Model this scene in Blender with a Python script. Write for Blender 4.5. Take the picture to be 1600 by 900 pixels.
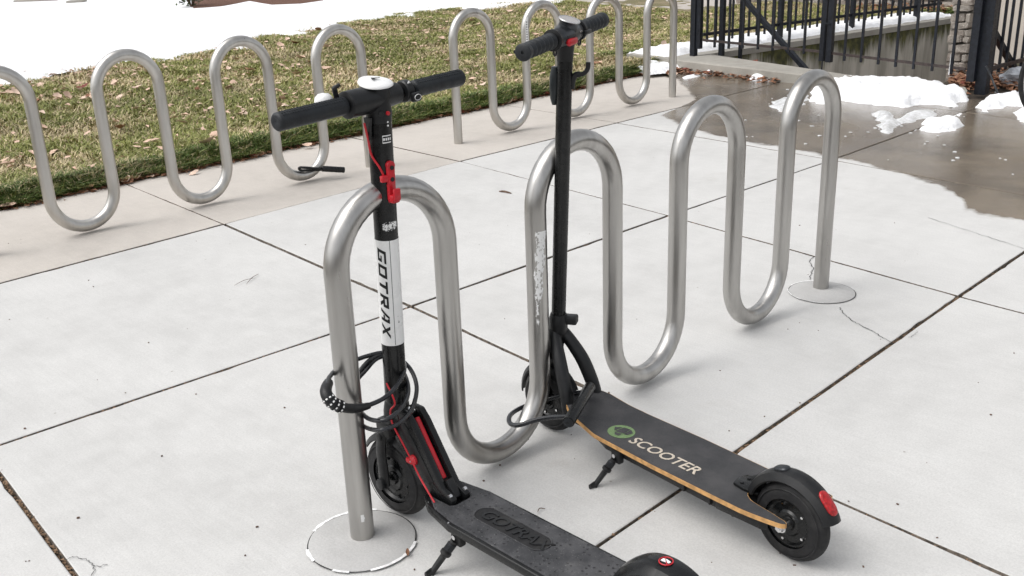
import bpy, bmesh, math, random
import numpy as np
from mathutils import Vector, Matrix, noise as mnoise
random.seed(7); np.random.seed(7)
R = math.radians
scene = bpy.context.scene
for o in list(bpy.data.objects): bpy.data.objects.remove(o)

# ------------------------------------------------------------------ camera
CAM = np.array([-1.2797, -1.84, 1.4512]); YAW, PITCH, ROLL, FPX = 0.7841, 0.3479, -0.0375, 1592.1
_fw = np.array([math.cos(YAW)*math.cos(PITCH), math.sin(YAW)*math.cos(PITCH), -math.sin(PITCH)])
_rt = np.array([math.sin(YAW), -math.cos(YAW), 0.0]); _up = np.cross(_rt, _fw)
_c, _s = math.cos(ROLL), math.sin(ROLL)
CR = _c*_rt + _s*_up; CU = -_s*_rt + _c*_up
cd = bpy.data.cameras.new('camera'); cam = bpy.data.objects.new('camera', cd)
scene.collection.objects.link(cam)
m = Matrix.Identity(4)
for i in range(3):
    m[i][0] = CR[i]; m[i][1] = CU[i]; m[i][2] = -_fw[i]; m[i][3] = CAM[i]
cam.matrix_world = m
cd.sensor_width = 36; cd.lens = FPX/1600*36; cd.clip_end = 2000; cd.clip_start = 0.02
scene.camera = cam
def ray(px): return _fw + (px[0]-800)/FPX*CR - (px[1]-450)/FPX*CU
def atz(x, y, z=0.0):
    d = ray((x, y)); return CAM + d*((z-CAM[2])/d[2])
def aty(x, y, Y):
    d = ray((x, y)); return CAM + d*((Y-CAM[1])/d[1])
def atx(x, y, X):
    d = ray((x, y)); return CAM + d*((X-CAM[0])/d[0])

# ------------------------------------------------------------------ sky, sun, exposure
SUN_EL, SUN_AZ = R(58), R(150)       # azimuth of the sun measured from +X, counter-clockwise
w = bpy.data.worlds.new('World'); scene.world = w; w.use_nodes = True
nt = w.node_tree; nt.nodes.clear()
sky = nt.nodes.new('ShaderNodeTexSky'); sky.sky_type = 'NISHITA'; sky.sun_disc = False
sky.sun_elevation = SUN_EL; sky.sun_rotation = math.pi/2 - SUN_AZ; sky.air_density = 1.0; sky.dust_density = 4.0; sky.ozone_density = 1.0
hs = nt.nodes.new('ShaderNodeHueSaturation'); hs.inputs['Saturation'].default_value = 0.16
bg = nt.nodes.new('ShaderNodeBackground'); bg.inputs['Strength'].default_value = 0.15
wo = nt.nodes.new('ShaderNodeOutputWorld')
nt.links.new(sky.outputs[0], hs.inputs['Color']); nt.links.new(hs.outputs[0], bg.inputs['Color']); nt.links.new(bg.outputs[0], wo.inputs['Surface'])
sd = bpy.data.lights.new('sun', 'SUN'); sd.energy = 0.6; sd.angle = R(60); sd.color = (1.0, 0.97, 0.93)
so = bpy.data.objects.new('sun', sd); scene.collection.objects.link(so)
sdir = Vector((math.cos(SUN_EL)*math.cos(SUN_AZ), math.cos(SUN_EL)*math.sin(SUN_AZ), math.sin(SUN_EL)))
so.rotation_euler = sdir.to_track_quat('Z', 'Y').to_euler()
scene.view_settings.view_transform = 'Standard'; scene.view_settings.look = 'None'
scene.view_settings.gamma = 1.0; scene.view_settings.use_curve_mapping = False
scene.view_settings.exposure = 0.5

# ------------------------------------------------------------------ helpers
COL = scene.collection
def link(o): COL.objects.link(o); return o
def tag(o, label=None, cat=None, group=None, kind=None):
    if label: o['label'] = label
    if cat: o['category'] = cat
    if group: o['group'] = group
    if kind: o['kind'] = kind
    return o
def empty(name, loc=(0, 0, 0), rz=0.0, label=None, cat=None, group=None, kind=None):
    o = bpy.data.objects.new(name, None); link(o); o.location = loc; o.rotation_euler = (0, 0, rz); o.empty_display_size = .1
    return tag(o, label, cat, group, kind)

class MB:
    def __init__(s): s.v = []; s.f = []
    def add(s, vs, fs):
        b = len(s.v); s.v += [tuple(map(float, q)) for q in vs]; s.f += [tuple(b+i for i in f) for f in fs]; return s
    def mesh(s, name, angle=35):
        me = bpy.data.meshes.new(name); me.from_pydata(s.v, [], s.f); me.update()
        bm = bmesh.new(); bm.from_mesh(me); bmesh.ops.recalc_face_normals(bm, faces=bm.faces); bm.to_mesh(me); bm.free()
        for p in me.polygons: p.use_smooth = True
        me.set_sharp_from_angle(angle=R(angle))
        return me
    def build(s, name, mat, parent=None, angle=35):
        me = s.mesh(name, angle); me.materials.append(mat)
        o = bpy.data.objects.new(name, me); link(o)
        if parent: o.parent = parent
        return o
    # shapes -------------------------------------------------
    def tube(s, pts, r, n=16, closed=False, cap=True, squash=None):
        P = [Vector(q) for q in pts]; N = len(P)
        rs = r if hasattr(r, '__len__') else [r]*N
        T = []
        for i in range(N):
            a = P[(i-1) % N] if (closed or i > 0) else P[i]; b = P[(i+1) % N] if (closed or i < N-1) else P[i]
            T.append((b-a).normalized())
        ref = Vector((0, 0, 1)) if abs(T[0].z) < .9 else Vector((1, 0, 0))
        nrm = (ref - T[0]*ref.dot(T[0])).normalized(); fr = []
        for i in range(N):
            nrm = (nrm - T[i]*nrm.dot(T[i])).normalized(); fr.append((nrm, T[i].cross(nrm)))
        vs = []
        for i in range(N):
            for k in range(n):
                a = 2*math.pi*k/n
                q = P[i] + fr[i][0]*(math.cos(a)*rs[i]) + fr[i][1]*(math.sin(a)*rs[i]*(squash or 1))
                vs.append(q)
        fs = []
        for i in range(N if closed else N-1):
            j = (i+1) % N
            for k in range(n):
                l = (k+1) % n; fs.append((i*n+k, i*n+l, j*n+l, j*n+k))
        if not closed and cap:
            fs.append(tuple(range(n-1, -1, -1))); fs.append(tuple((N-1)*n+k for k in range(n)))
        return s.add(vs, fs)
    def rod(s, a, b, r, n=16, r2=None, bev=0.0):
        a = Vector(a); b = Vector(b); r2 = r if r2 is None else r2
        if bev:
            t = (b-a).normalized()*bev
            return s.tube([a, a+t*.3, a+t, b-t, b-t*.3, b], [r-bev, r-bev*.3, r, r2, r2-bev*.3, r2-bev], n)
        return s.tube([a, b], [r, r2], n)
    def box(s, c, size, bev=0.0, M=None, seg=2):
        bm = bmesh.new(); bmesh.ops.create_cube(bm, size=1.0)
        for v in bm.verts: v.co = Vector((v.co.x*size[0], v.co.y*size[1], v.co.z*size[2]))
        if bev: bmesh.ops.bevel(bm, geom=bm.edges[:], offset=bev, segments=seg, affect='EDGES', profile=.5)
        M = M or Matrix.Identity(3); c = Vector(c)
        bm.verts.index_update()
        s.add([M @ v.co + c for v in bm.verts], [[v.index for v in f.verts] for f in bm.faces]); bm.free(); return s
    def prism(s, poly, lo, hi, axis='z', bev=0.0, seg=2):
        # poly: 2D outline; extruded along the given axis from lo to hi
        bm = bmesh.new()
        def mk(a, b, h):
            return {'z': (a, b, h), 'y': (a, h, b), 'x': (h, a, b)}[axis]
        vb = [bm.verts.new(mk(a, b, lo)) for a, b in poly]
        f = bm.faces.new(vb); r_ = bmesh.ops.extrude_face_region(bm, geom=[f])
        up = [g for g in r_['geom'] if isinstance(g, bmesh.types.BMVert)]
        d = {'z': (0, 0, hi-lo), 'y': (0, hi-lo, 0), 'x': (hi-lo, 0, 0)}[axis]
        bmesh.ops.translate(bm, verts=up, vec=d)
        bmesh.ops.recalc_face_normals(bm, faces=bm.faces)
        if bev:
            bmesh.ops.bevel(bm, geom=bm.edges[:], offset=bev, segments=seg, affect='EDGES', profile=.5, clamp_overlap=True)
        bmesh.ops.triangulate(bm, faces=[f for f in bm.faces if len(f.verts) > 4])
        bm.verts.index_update()
        s.add([v.co for v in bm.verts], [[v.index for v in f.verts] for f in bm.faces]); bm.free(); return s
    def lathe(s, prof, c, axis, n=32, closed=False):
        # prof: list of (radius, along)
        A = Vector(axis).normalized(); ref = Vector((0, 0, 1)) if abs(A.z) < .9 else Vector((1, 0, 0))
        X = (ref - A*ref.dot(A)).normalized(); Y = A.cross(X); c = Vector(c); m_ = len(prof)
        vs = []
        for k in range(n):
            a = 2*math.pi*k/n
            for r_, h in prof: vs.append(c + X*(math.cos(a)*r_) + Y*(math.sin(a)*r_) + A*h)
        fs = []
        for k in range(n):
            l = (k+1) % n
            for i in range(m_ if closed else m_-1):
                j = (i+1) % m_; fs.append((k*m_+i, k*m_+j, l*m_+j, l*m_+i))
        return s.add(vs, fs)

def spline(pts, n=10, closed=False):
    P = [Vector(q) for q in pts]; N = len(P); out = []
    rng = range(N if closed else N-1)
    for i in rng:
        g = lambda k: P[k % N] if closed else P[max(0, min(N-1, k))]
        a, b, c, d = g(i-1), g(i), g(i+1), g(i+2)
        for k in range(n):
            t = k/n
            out.append(0.5*((2*b) + (c-a)*t + (2*a-5*b+4*c-d)*t*t + (3*b-a-3*c+d)*t**3))
    if not closed: out.append(P[-1])
    return out

def text_geo(s, size, shear=0.0, bold=0.0, space=1.0):
    cu = bpy.data.curves.new('txt', 'FONT'); cu.body = s; cu.size = size; cu.shear = shear; cu.offset = bold; cu.space_character = space
    cu.resolution_u = 3
    o = bpy.data.objects.new('txt', cu); link(o)
    bpy.context.view_layer.update()
    me = bpy.data.meshes.new_from_object(o.evaluated_get(bpy.context.evaluated_depsgraph_get()))
    bpy.data.objects.remove(o)
    bm = bmesh.new(); bm.from_mesh(me); bpy.data.meshes.remove(me)
    return bm

# value noise for numpy arrays
_perm = np.random.RandomState(3).rand(256, 256)
def vnoise(x, y):
    xi = np.floor(x).astype(int); yi = np.floor(y).astype(int); fx = x-xi; fy = y-yi
    fx = fx*fx*(3-2*fx); fy = fy*fy*(3-2*fy)
    g = lambda a, b: _perm[a % 256, b % 256]
    return (g(xi, yi)*(1-fx)+g(xi+1, yi)*fx)*(1-fy)+(g(xi, yi+1)*(1-fx)+g(xi+1, yi+1)*fx)*fy
def fbm(x, y, o=4):
    t = 0; a = .5
    for i in range(o): t = t+a*vnoise(x*2**i+17*i, y*2**i+31*i); a *= .5
    return t/(1-.5**o)

# ------------------------------------------------------------------ materials
class NT:
    def __init__(s, name):
        s.m = bpy.data.materials.new(name); s.m.use_nodes = True; s.t = s.m.node_tree
        s.b = s.t.nodes['Principled BSDF']
        s.pos = s.t.nodes.new('ShaderNodeNewGeometry').outputs['Position']
    def n(s, typ, **kw):
        nd = s.t.nodes.new('ShaderNode'+typ)
        for k, v in kw.items(): setattr(nd, k, v)
        return nd
    def L(s, a, b): s.t.links.new(a, b)
    def val(s, sock, v):
        if hasattr(v, 'links') or isinstance(v, bpy.types.NodeSocket): s.L(v, sock)
        else: sock.default_value = v
    def noise(s, scale, detail=3, rough=.55, vec=None, out=0):
        nd = s.n('TexNoise'); nd.inputs['Scale'].default_value = scale; nd.inputs['Detail'].default_value = detail; nd.inputs['Roughness'].default_value = rough
        s.L(vec or s.pos, nd.inputs['Vector']); return nd.outputs[out]
    def scalev(s, v, vec=None):
        nd = s.n('Mapping'); nd.inputs['Scale'].default_value = v; s.L(vec or s.pos, nd.inputs['Vector']); return nd.outputs[0]
    def objco(s): return s.n('TexCoord').outputs['Object']
    def ramp(s, f, a, b, lo=0.0, hi=1.0, smooth=True):
        nd = s.n('MapRange'); nd.interpolation_type = 'SMOOTHSTEP' if smooth else 'LINEAR'
        s.val(nd.inputs['Value'], f); nd.inputs[1].default_value = a; nd.inputs[2].default_value = b; nd.inputs[3].default_value = lo; nd.inputs[4].default_value = hi
        return nd.outputs[0]
    def math(s, op, a, b=0.0):
        nd = s.n('Math', operation=op); s.val(nd.inputs[0], a); s.val(nd.inputs[1], b); return nd.outputs[0]
    def mix(s, f, a, b, mode='MIX'):
        nd = s.n('Mix', data_type='RGBA', blend_type=mode); s.val(nd.inputs['Factor'], f)
        for k, v in (('A', a), ('B', b)):
            sk = [i for i in nd.inputs if i.name == k and i.type == 'RGBA'][0]
            if isinstance(v, tuple): sk.default_value = (*v[:3], 1)
            else: s.L(v, sk)
        return [q for q in nd.outputs if q.type == 'RGBA'][0]
    def base(s, v):
        if isinstance(v, tuple): s.b.inputs['Base Color'].default_value = (*v[:3], 1)
        else: s.L(v, s.b.inputs['Base Color'])
    def set(s, **kw):
        for k, v in kw.items():
            s.val(s.b.inputs[{'rough': 'Roughness', 'metal': 'Metallic', 'spec': 'Specular IOR Level', 'coat': 'Coat Weight', 'trans': 'Transmission Weight', 'sheen': 'Sheen Weight'}[k]], v)
    def bump(s, h, dist=.002, st=1.0):
        nd = s.n('Bump'); nd.inputs['Distance'].default_value = dist; nd.inputs['Strength'].default_value = st
        s.L(h, nd.inputs['Height']); s.L(nd.outputs[0], s.b.inputs['Normal'])

MATS = {}
def simple(name, col, rough=.5, metal=0.0, var=.15, vscale=30, bump=0.0, bscale=300, dust=0.0, dustcol=(.35, .33, .30), spec=.5):
    q = NT(name)
    n1 = q.noise(vscale, 4)
    c = q.mix(q.ramp(n1, .3, .7), tuple(x*(1-var) for x in col), tuple(min(1, x*(1+var)) for x in col))
    if dust: c = q.mix(q.math('MULTIPLY', q.ramp(q.noise(vscale*.35, 5, .65), .42, .72), dust), c, dustcol)
    q.base(c); q.set(rough=q.ramp(q.noise(vscale*1.7, 3), .3, .7, max(0, rough-.07), min(1, rough+.09)), metal=metal, spec=spec)
    if bump: q.bump(q.noise(bscale, 2), bump)
    MATS[name] = q.m; return q.m

# concrete pavement: pale broom-finished slabs, wet towards the snow in the corner
def concrete_mat(name, colA, colB, wet=True, amount=1.0):
    q = NT(name)
    big = q.noise(1.1, 5, .6); mid = q.noise(9, 4, .6); fine = q.noise(170, 3, .7); spk = q.noise(520, 2, .6)
    br = q.noise(60, 3, .6, q.scalev((1.0, .09, 1)))
    c = q.mix(q.ramp(big, .3, .7), colA, colB)
    c = q.mix(q.ramp(mid, .25, .75, 0, .5), c, tuple(x*1.08 for x in colB))
    c = q.mix(q.ramp(fine, .3, .72, .0, .30), c, tuple(x*.66 for x in colA))
    c = q.mix(q.ramp(spk, .60, .75, 0, .35), c, (.2, .195, .185))
    c = q.mix(q.ramp(br, .35, .7, 0, .10), c, tuple(x*.72 for x in colA))
    vs = q.n('TexVoronoi'); vs.inputs['Scale'].default_value = 7.0; vs.inputs['Randomness'].default_value = 1.0; q.L(q.pos, vs.inputs['Vector'])
    c = q.mix(q.ramp(vs.outputs['Distance'], .018, .035, .55, 0), c, (.16, .13, .10))
    st = q.ramp(q.noise(2.3, 6, .7), .60, .78, 0, .22)
    c = q.mix(st, c, (.30, .27, .235))
    rough = .92
    if wet:
        sx = q.n('SeparateXYZ'); q.L(q.pos, sx.inputs[0])
        t = q.ramp(sx.outputs['Y'], -1.5, 4.5, 0, 1, False)
        fc = q.n('FloatCurve'); cm = fc.mapping; cv = cm.curves[0]
        G = [(-1.5, 4.6), (-.9, 4.3), (-.45, 3.86), (-.28, 3.77), (-.1, 3.72), (0, 3.78), (.1, 3.95), (.2, 4.1), (.4, 4.2), (.8, 4.40), (1.07, 4.46), (1.95, 4.6), (2.25, 4.68), (2.6, 4.88), (2.78, 5.0), (2.95, 5.7), (3.3, 6.1), (3.7, 6.5), (4.5, 6.9)]
        while len(cv.points) < len(G): cv.points.new(.5, .5)
        for pt, (yy, xx) in zip(cv.points, G):
            pt.location = ((yy+1.5)/6, (xx-3)/5); pt.handle_type = 'VECTOR'
        cm.update(); q.L(t, fc.inputs['Value'])
        edge = q.math('ADD', q.math('MULTIPLY', fc.outputs[0], 5.0), 3.0)
        sd_ = q.math('SUBTRACT', sx.outputs['X'], edge)
        sd_ = q.math('ADD', sd_, q.ramp(q.noise(5, 5, .6), .2, .8, -.07, .07, False))
        wm = q.ramp(sd_, 0, .06)
        # brown wet concrete tone; its broad darker patches are reflections painted into the colour
        c2 = q.mix(q.ramp(q.noise(2.2, 4), .3, .7), (.145, .118, .090), (.205, .170, .128))
        c2 = q.mix(q.ramp(spk, .55, .7, 0, .5), c2, (.10, .09, .08)); c2 = q.mix(q.ramp(q.noise(1.3, 5, .65), .46, .66, 0, .55), c2, (.075, .064, .052))
        c = q.mix(wm, c, c2)
        pud = q.ramp(q.noise(.9, 3), .30, .55)
        rough = q.math('ADD', q.math('MULTIPLY', wm, q.ramp(pud, 0, 1, -.56, -.85, False)), .92)
    q.base(c); q.set(rough=rough, spec=.4)
    h = q.math('ADD', q.math('MULTIPLY', fine, .6), q.math('ADD', q.math('MULTIPLY', spk, .3), q.math('MULTIPLY', br, .6)))
    q.bump(h, .0012, .8)
    MATS[name] = q.m; return q.m
M_slab = concrete_mat('concrete_slab', (.50, .495, .482), (.60, .595, .58))
M_tan = concrete_mat('concrete_tan', (.47, .435, .395), (.56, .52, .475))
M_foot = concrete_mat('concrete_footing', (.40, .395, .385), (.50, .495, .485), wet=False)
M_curb = concrete_mat('concrete_curb', (.28, .265, .235), (.40, .38, .34), wet=False)
M_path = concrete_mat('concrete_path', (.42, .38, .345), (.48, .44, .40), wet=False)

q = NT('joint_soil'); n1 = q.noise(40, 4, .7)
c = q.mix(q.ramp(n1, .35, .65), (.020, .016, .013), (.075, .055, .038)); c = q.mix(q.ramp(q.noise(7, 3), .55, .7, 0, .6), c, (.035, .042, .015))
q.base(c); q.set(rough=.95); q.bump(n1, .006); M_soil = q.m

M_side = simple('stained_slab_side', (.13, .11, .09), .95, var=.5, vscale=60, bump=.001)
# brushed stainless tube with grime
def steel_mat(name, a, b, grime):
    q = NT(name)
    st = q.noise(20, 4, .6, q.scalev((1, 1, .10))); sp = q.noise(300, 2, .6)
    c = q.mix(q.ramp(st, .3, .7), a, b)
    c = q.mix(q.ramp(q.noise(4, 4, .6, q.scalev((1, 1, .5))), .52, .78, 0, grime), c, (.26, .245, .22))
    c = q.mix(q.ramp(sp, .64, .78, 0, .22), c, (.26, .25, .24))
    q.base(c); q.set(metal=1.0, rough=q.ramp(st, .25, .75, .27, .37)); q.bump(q.noise(500, 2, .5, q.scalev((1, 1, .2))), .0002, .35)
    return q.m
M_steel = steel_mat('brushed_steel', (.39, .38, .365), (.52, .51, .49), .55)
M_steel2 = steel_mat('weathered_steel', (.47, .455, .43), (.58, .565, .535), .40)

M_blk = simple('black_plastic', (.007, .0075, .0085), .40, var=.25, bump=.0003, bscale=900, dust=.03, spec=.38)
M_blkp = simple('black_paint', (.005, .0055, .006), .26, var=.2, dust=.015, spec=.38)
M_rub = simple('black_rubber', (.010, .010, .011), .62, var=.3, bump=.0006, bscale=500, dust=.07, spec=.4)
M_grip = simple('grip_rubber', (.008, .0105, .0135), .5, var=.3, bump=.0008, bscale=420, dust=.03, spec=.45)
M_red = simple('red_plastic', (.50, .012, .022), .35, var=.12)
M_wht = simple('white_vinyl', (.80, .80, .79), .3, var=.03, vscale=14)
M_chr = simple('chrome', (.75, .75, .76), .16, 1.0, var=.1)
M_gun = simple('gunmetal', (.05, .053, .058), .34, .7, var=.2, bump=.0002)
M_teal = simple('smoke_plastic', (.006, .010, .012), .35, var=.2)
M_iron = simple('fence_iron', (.007, .009, .014), .5, var=.45, vscale=40, bump=.0008, bscale=160, dust=.2, dustcol=(.022, .028, .04), spec=.35)
M_rust = simple('rusty_rail', (.040, .028, .025), .7, var=.35, vscale=25, bump=.0006)
M_ply = simple('plywood_edge', (.52, .29, .11), .5, var=.25, vscale=60)
M_green = simple('green_print', (.145, .225, .10), .75, var=.18, vscale=200)
M_cream = simple('cream_print', (.52, .46, .38), .8, var=.2, vscale=200)
M_silver = simple('silver_rim', (.55, .54, .53), .3, .9, var=.1)
M_glassd = simple('display_glass', (.33, .31, .30), .15, var=.05)
M_lamp = simple('red_lens', (.36, .012, .015), .16, var=.3, vscale=120, bump=.0008, bscale=220)
M_bag = simple('grey_bag', (.30, .32, .35), .35, var=.2, vscale=20)
M_bark = simple('twig_bark', (.10, .06, .04), .8, var=.4)
M_stucco = simple('beige_stucco', (.62, .56, .49), .9, var=.06, vscale=4, bump=.002, bscale=150)
M_caulk = simple('white_caulk', (.82, .82, .81), .7, var=.25, vscale=60)
M_dark = simple('dark_hole', (.006, .006, .006), .6)
M_cable = simple('lock_cable', (.018, .019, .022), .22, var=.2)

# rubber deck mat with pimples and dust
q = NT('deck_mat'); oc = q.objco()
vo = q.n('TexVoronoi'); vo.inputs['Scale'].default_value = 72; vo.inputs['Randomness'].default_value = .28; q.L(oc, vo.inputs['Vector'])
dots = q.ramp(vo.outputs['Distance'], .18, .32)
c = q.mix(q.ramp(q.noise(14, 5, .65, oc), .35, .72), (.024, .025, .028), (.066, .066, .070))
c = q.mix(q.ramp(q.noise(5, 5, .7, oc), .48, .75, 0, .5), c, (.17, .165, .16))
c = q.mix(dots, (.016, .016, .018), c); c = q.mix(q.ramp(q.noise(260, 2, .5, oc), .64, .76, 0, .6), c, (.30, .29, .28))
q.base(c); q.set(rough=.72); q.bump(dots, .0016); M_mat = q.m
# grip tape
q = NT('grip_tape'); oc = q.objco(); g = q.noise(900, 2, .8, oc)
c = q.mix(q.ramp(q.noise(9, 5, .65, oc), .32, .7), (.034, .035, .038), (.064, .063, .065))
c = q.mix(q.ramp(g, .5, .75, 0, .55), c, (.19, .185, .185)); c = q.mix(q.ramp(q.noise(60, 3, .6, oc), .66, .74, 0, .5), c, (.02, .02, .02))
q.base(c); q.set(rough=.85, spec=.35); q.bump(g, .0009); M_tape = q.m
# snow
q = NT('snow'); c = q.mix(q.ramp(q.noise(6, 5), .3, .7), (.86, .87, .89), (.93, .935, .94)); q.base(c); q.set(rough=.75, spec=.25)
q.b.inputs['Subsurface Weight'].default_value = 0.0
q.bump(q.math('ADD', q.noise(35, 4, .6), q.math('MULTIPLY', q.noise(240, 2), .25)), .012); M_snow = q.m
q = NT('slush'); n1 = q.noise(30, 5, .7); c = q.mix(q.ramp(n1, .35, .7), (.50, .50, .49), (.82, .83, .85)); q.base(c); q.set(rough=.35); q.bump(n1, .01); M_slush = q.m
# lawn thatch
q = NT('lawn_thatch'); n1 = q.noise(55, 5, .75); n2 = q.noise(2.2, 5, .6)
c = q.mix(q.ramp(n1, .3, .7), (.09, .085, .035), (.27, .23, .12)); c = q.mix(q.ramp(n2, .42, .66, 0, .7), c, (.30, .24, .15)); q.base(c); q.set(rough=.95); q.bump(n1, .02); M_thatch = q.m
# attribute-coloured foliage
def attr_mat(name, rough=.6, trans=.0):
    q = NT(name); a = q.n('Attribute', attribute_name='tint'); q.base(a.outputs['Color']); q.set(rough=rough, spec=.3); return q.m
M_grass = attr_mat('grass_blade', .55)
def leaf_mat(name, a, b, vein):
    q = NT(name); oi = q.n('ObjectInfo'); oc = q.objco()
    c = q.mix(oi.outputs['Random'], a, b); c = q.mix(q.ramp(q.noise(60, 4, .6, oc), .45, .7, 0, .6), c, vein)
    q.base(c); q.set(rough=.7, spec=.3); q.bump(q.noise(130, 3, .5, oc), .0015); return q.m
M_leafs = [leaf_mat('pale_leaf', (.64, .45, .34), (.74, .58, .47), (.50, .33, .24)), leaf_mat('brown_leaf', (.22, .10, .055), (.36, .20, .12), (.15, .07, .04)), leaf_mat('red_leaf', (.17, .04, .03), (.25, .085, .05), (.10, .03, .02))]
# mossy wall
q = NT('mossy_wall'); sx = q.n('SeparateXYZ'); q.L(q.pos, sx.inputs[0])
drip = q.noise(5.5, 4, .7, q.scalev((1.0, 1.0, .10))); c = q.mix(q.ramp(drip, .35, .65), (.34, .32, .275), (.56, .53, .47))
lim = q.math('ADD', sx.outputs['Z'], q.ramp(q.noise(3.2, 5, .7, q.scalev((1, 1, .12))), .3, .7, -.08, .36, False))
c = q.mix(q.ramp(lim, -.06, .14), c, q.mix(q.ramp(q.noise(14, 4), .35, .65), (.045, .045, .018), (.11, .11, .035)))
c = q.mix(q.ramp(q.noise(8, 4, .6, q.scalev((1, 1, .05))), .62, .72, 0, .6), c, (.07, .055, .04))
q.base(c); q.set(rough=.9); q.bump(q.noise(60, 4), .004); M_moss = q.m
q = NT('rubble_stone'); oi = q.n('ObjectInfo'); n1 = q.noise(18, 5, .7)
c = q.mix(oi.outputs['Random'], (.24, .20, .17), (.42, .385, .34)); c = q.mix(q.ramp(n1, .45, .7, 0, .75), c, (.13, .10, .085)); c = q.mix(q.ramp(q.noise(50, 3), .58, .7, 0, .6), c, (.62, .58, .54))
q.base(c); q.set(rough=.9); q.bump(n1, .02); M_stone = q.m
M_mortar = simple('mortar', (.20, .18, .16), .95, var=.3, bump=.005, bscale=60)
q = NT('mulch'); n1 = q.noise(38, 5, .8); c = q.mix(q.ramp(n1, .35, .65), (.06, .025, .016), (.24, .12, .075)); q.base(c); q.set(rough=.95); q.bump(n1, .03); M_mulch = q.m
#SPLIT#
# ================================================================== SETTING
WX0, WX1, WY0 = 7.16, 11.85, 1.75           # stair well
def ledge_y(x): return 4.05-(x-7.4)*.17
WX = 7.9
# soil under everything, open over the stair well
mb = MB()
def quad(x0, x1, y0, y1, z): mb.add([(x0, y0, z), (x1, y0, z), (x1, y1, z), (x0, y1, z)], [(0, 1, 2, 3)])
Zs = -.030
for (x0, x1, y0, y1) in [(-400, WX0, -400, 400), (WX0, WX1, -400, WY0), (WX1, 400, -400, 400), (WX0, WX1, 4.15, 400)]: quad(x0, x1, y0, y1, Zs)
tag(mb.build('ground', M_soil), kind='structure')

PT = {'C2': [(-2.4, -2.1), (-.75, -2.1), (.8, -2.1), (2.4, -2.1), (4.05, -2.1), (5.9, -2.1), (7.7, -2.1)],
      'C': [(-2.3, -.47), (-.65, -.47), (.955, -.468), (2.585, -.452), (4.2, -.45), (6.05, -.45), (7.75, -.45)],
      'A': [(-2.15, 1.26), (-.48, 1.24), (1.145, 1.155), (2.83, 1.115), (4.42, 1.05), (6.35, 1.02), (7.8, 1.0)],
      'B': [(-1.95, 2.8), (-.32, 2.815), (1.31, 2.855), (3.05, 2.905), (4.61, 2.875), (6.48, 2.85), (6.93, 2.85)],
      'G': [(-1.8, 4.08), (-.2, 4.1), (1.41, 4.19), (3.12, 4.16), (4.7, 4.15), (6.5, 4.15), (6.98, 4.15)]}
PT['A2'] = PT['A'][:6]+[(6.90, 1.015)]
pave = empty('pavement', (0, 0, 0), kind='structure')
def make_slab(corners, mat, gap=.0045, seed=0):
    rnd = random.Random(seed); C = [Vector((*c, 0)) for c in corners]; cen = sum(C, Vector())/4
    out = []
    for i in range(4):
        a, b = C[i], C[(i+1) % 4]; e = (b-a); Ln = e.length; t = e.normalized(); nin = Vector((-t.y, t.x, 0))
        if nin.dot(cen-a) < 0: nin = -nin
        N = max(6, int(Ln/.035))
        for k in range(N):
            s_ = (k+.0)/N; w_ = gap*(1+.5*mnoise.noise(Vector((a.x+e.x*s_, a.y+e.y*s_, seed))*3.1))
            w_ += max(0, mnoise.noise(Vector((a.x+e.x*s_, a.y+e.y*s_, seed*.7))*11)-.25)*.012
            q_ = a+e*s_+nin*w_
            if k == 0: # corner: inset along both edges
                pe = (C[i]-C[i-1]).normalized(); pin = Vector((-pe.y, pe.x, 0)); pin = pin if pin.dot(cen-C[i]) > 0 else -pin
                q_ = a+(nin+pin)*gap*1.3
            out.append(q_)
    mb = MB(); n = len(out); dz = rnd.uniform(-.0015, .0015)
    rings = [(0.0, -.05), (0.0, -.006), (.0018, -.002), (.005, 0.0)]
    vs = []
    for ins, z in rings:
        for p_ in out: d = (cen-p_).normalized(); vs.append(p_+d*ins+Vector((0, 0, z+dz)))
    fs = [(r*n+k, r*n+(k+1) % n, (r+1)*n+(k+1) % n, (r+1)*n+k) for r in range(3) for k in range(n)]
    fs.append(tuple(3*n+k for k in range(n)))
    mb.add(vs, fs)
    o = mb.build('slab', mat, pave, angle=25); o.data.materials.append(M_side)
    for p_ in o.data.polygons:
        if max(o.data.vertices[i].co.z for i in p_.vertices) < -.0009+dz: p_.material_index = 1
    return o
sd_ = 0
for r0, r1, mat in (('C2', 'C', M_slab), ('C', 'A', M_slab), ('A2', 'B', M_slab), ('B', 'G', M_tan)):
    for k in range(6):
        sd_ += 1; make_slab([PT[r0][k], PT[r0][k+1], PT[r1][k+1], PT[r1][k]], mat, seed=sd_, gap=.0040 if mat is M_tan else .0056)
# far slabs outside the grid so that the paving runs on beyond the frame
for k in range(6):
    sd_ += 1; a, b = PT['C2'][k], PT['C2'][k+1]; make_slab([(a[0]-.1, -3.75), (b[0]-.1, -3.75), b, a], M_slab, seed=sd_)

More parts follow.
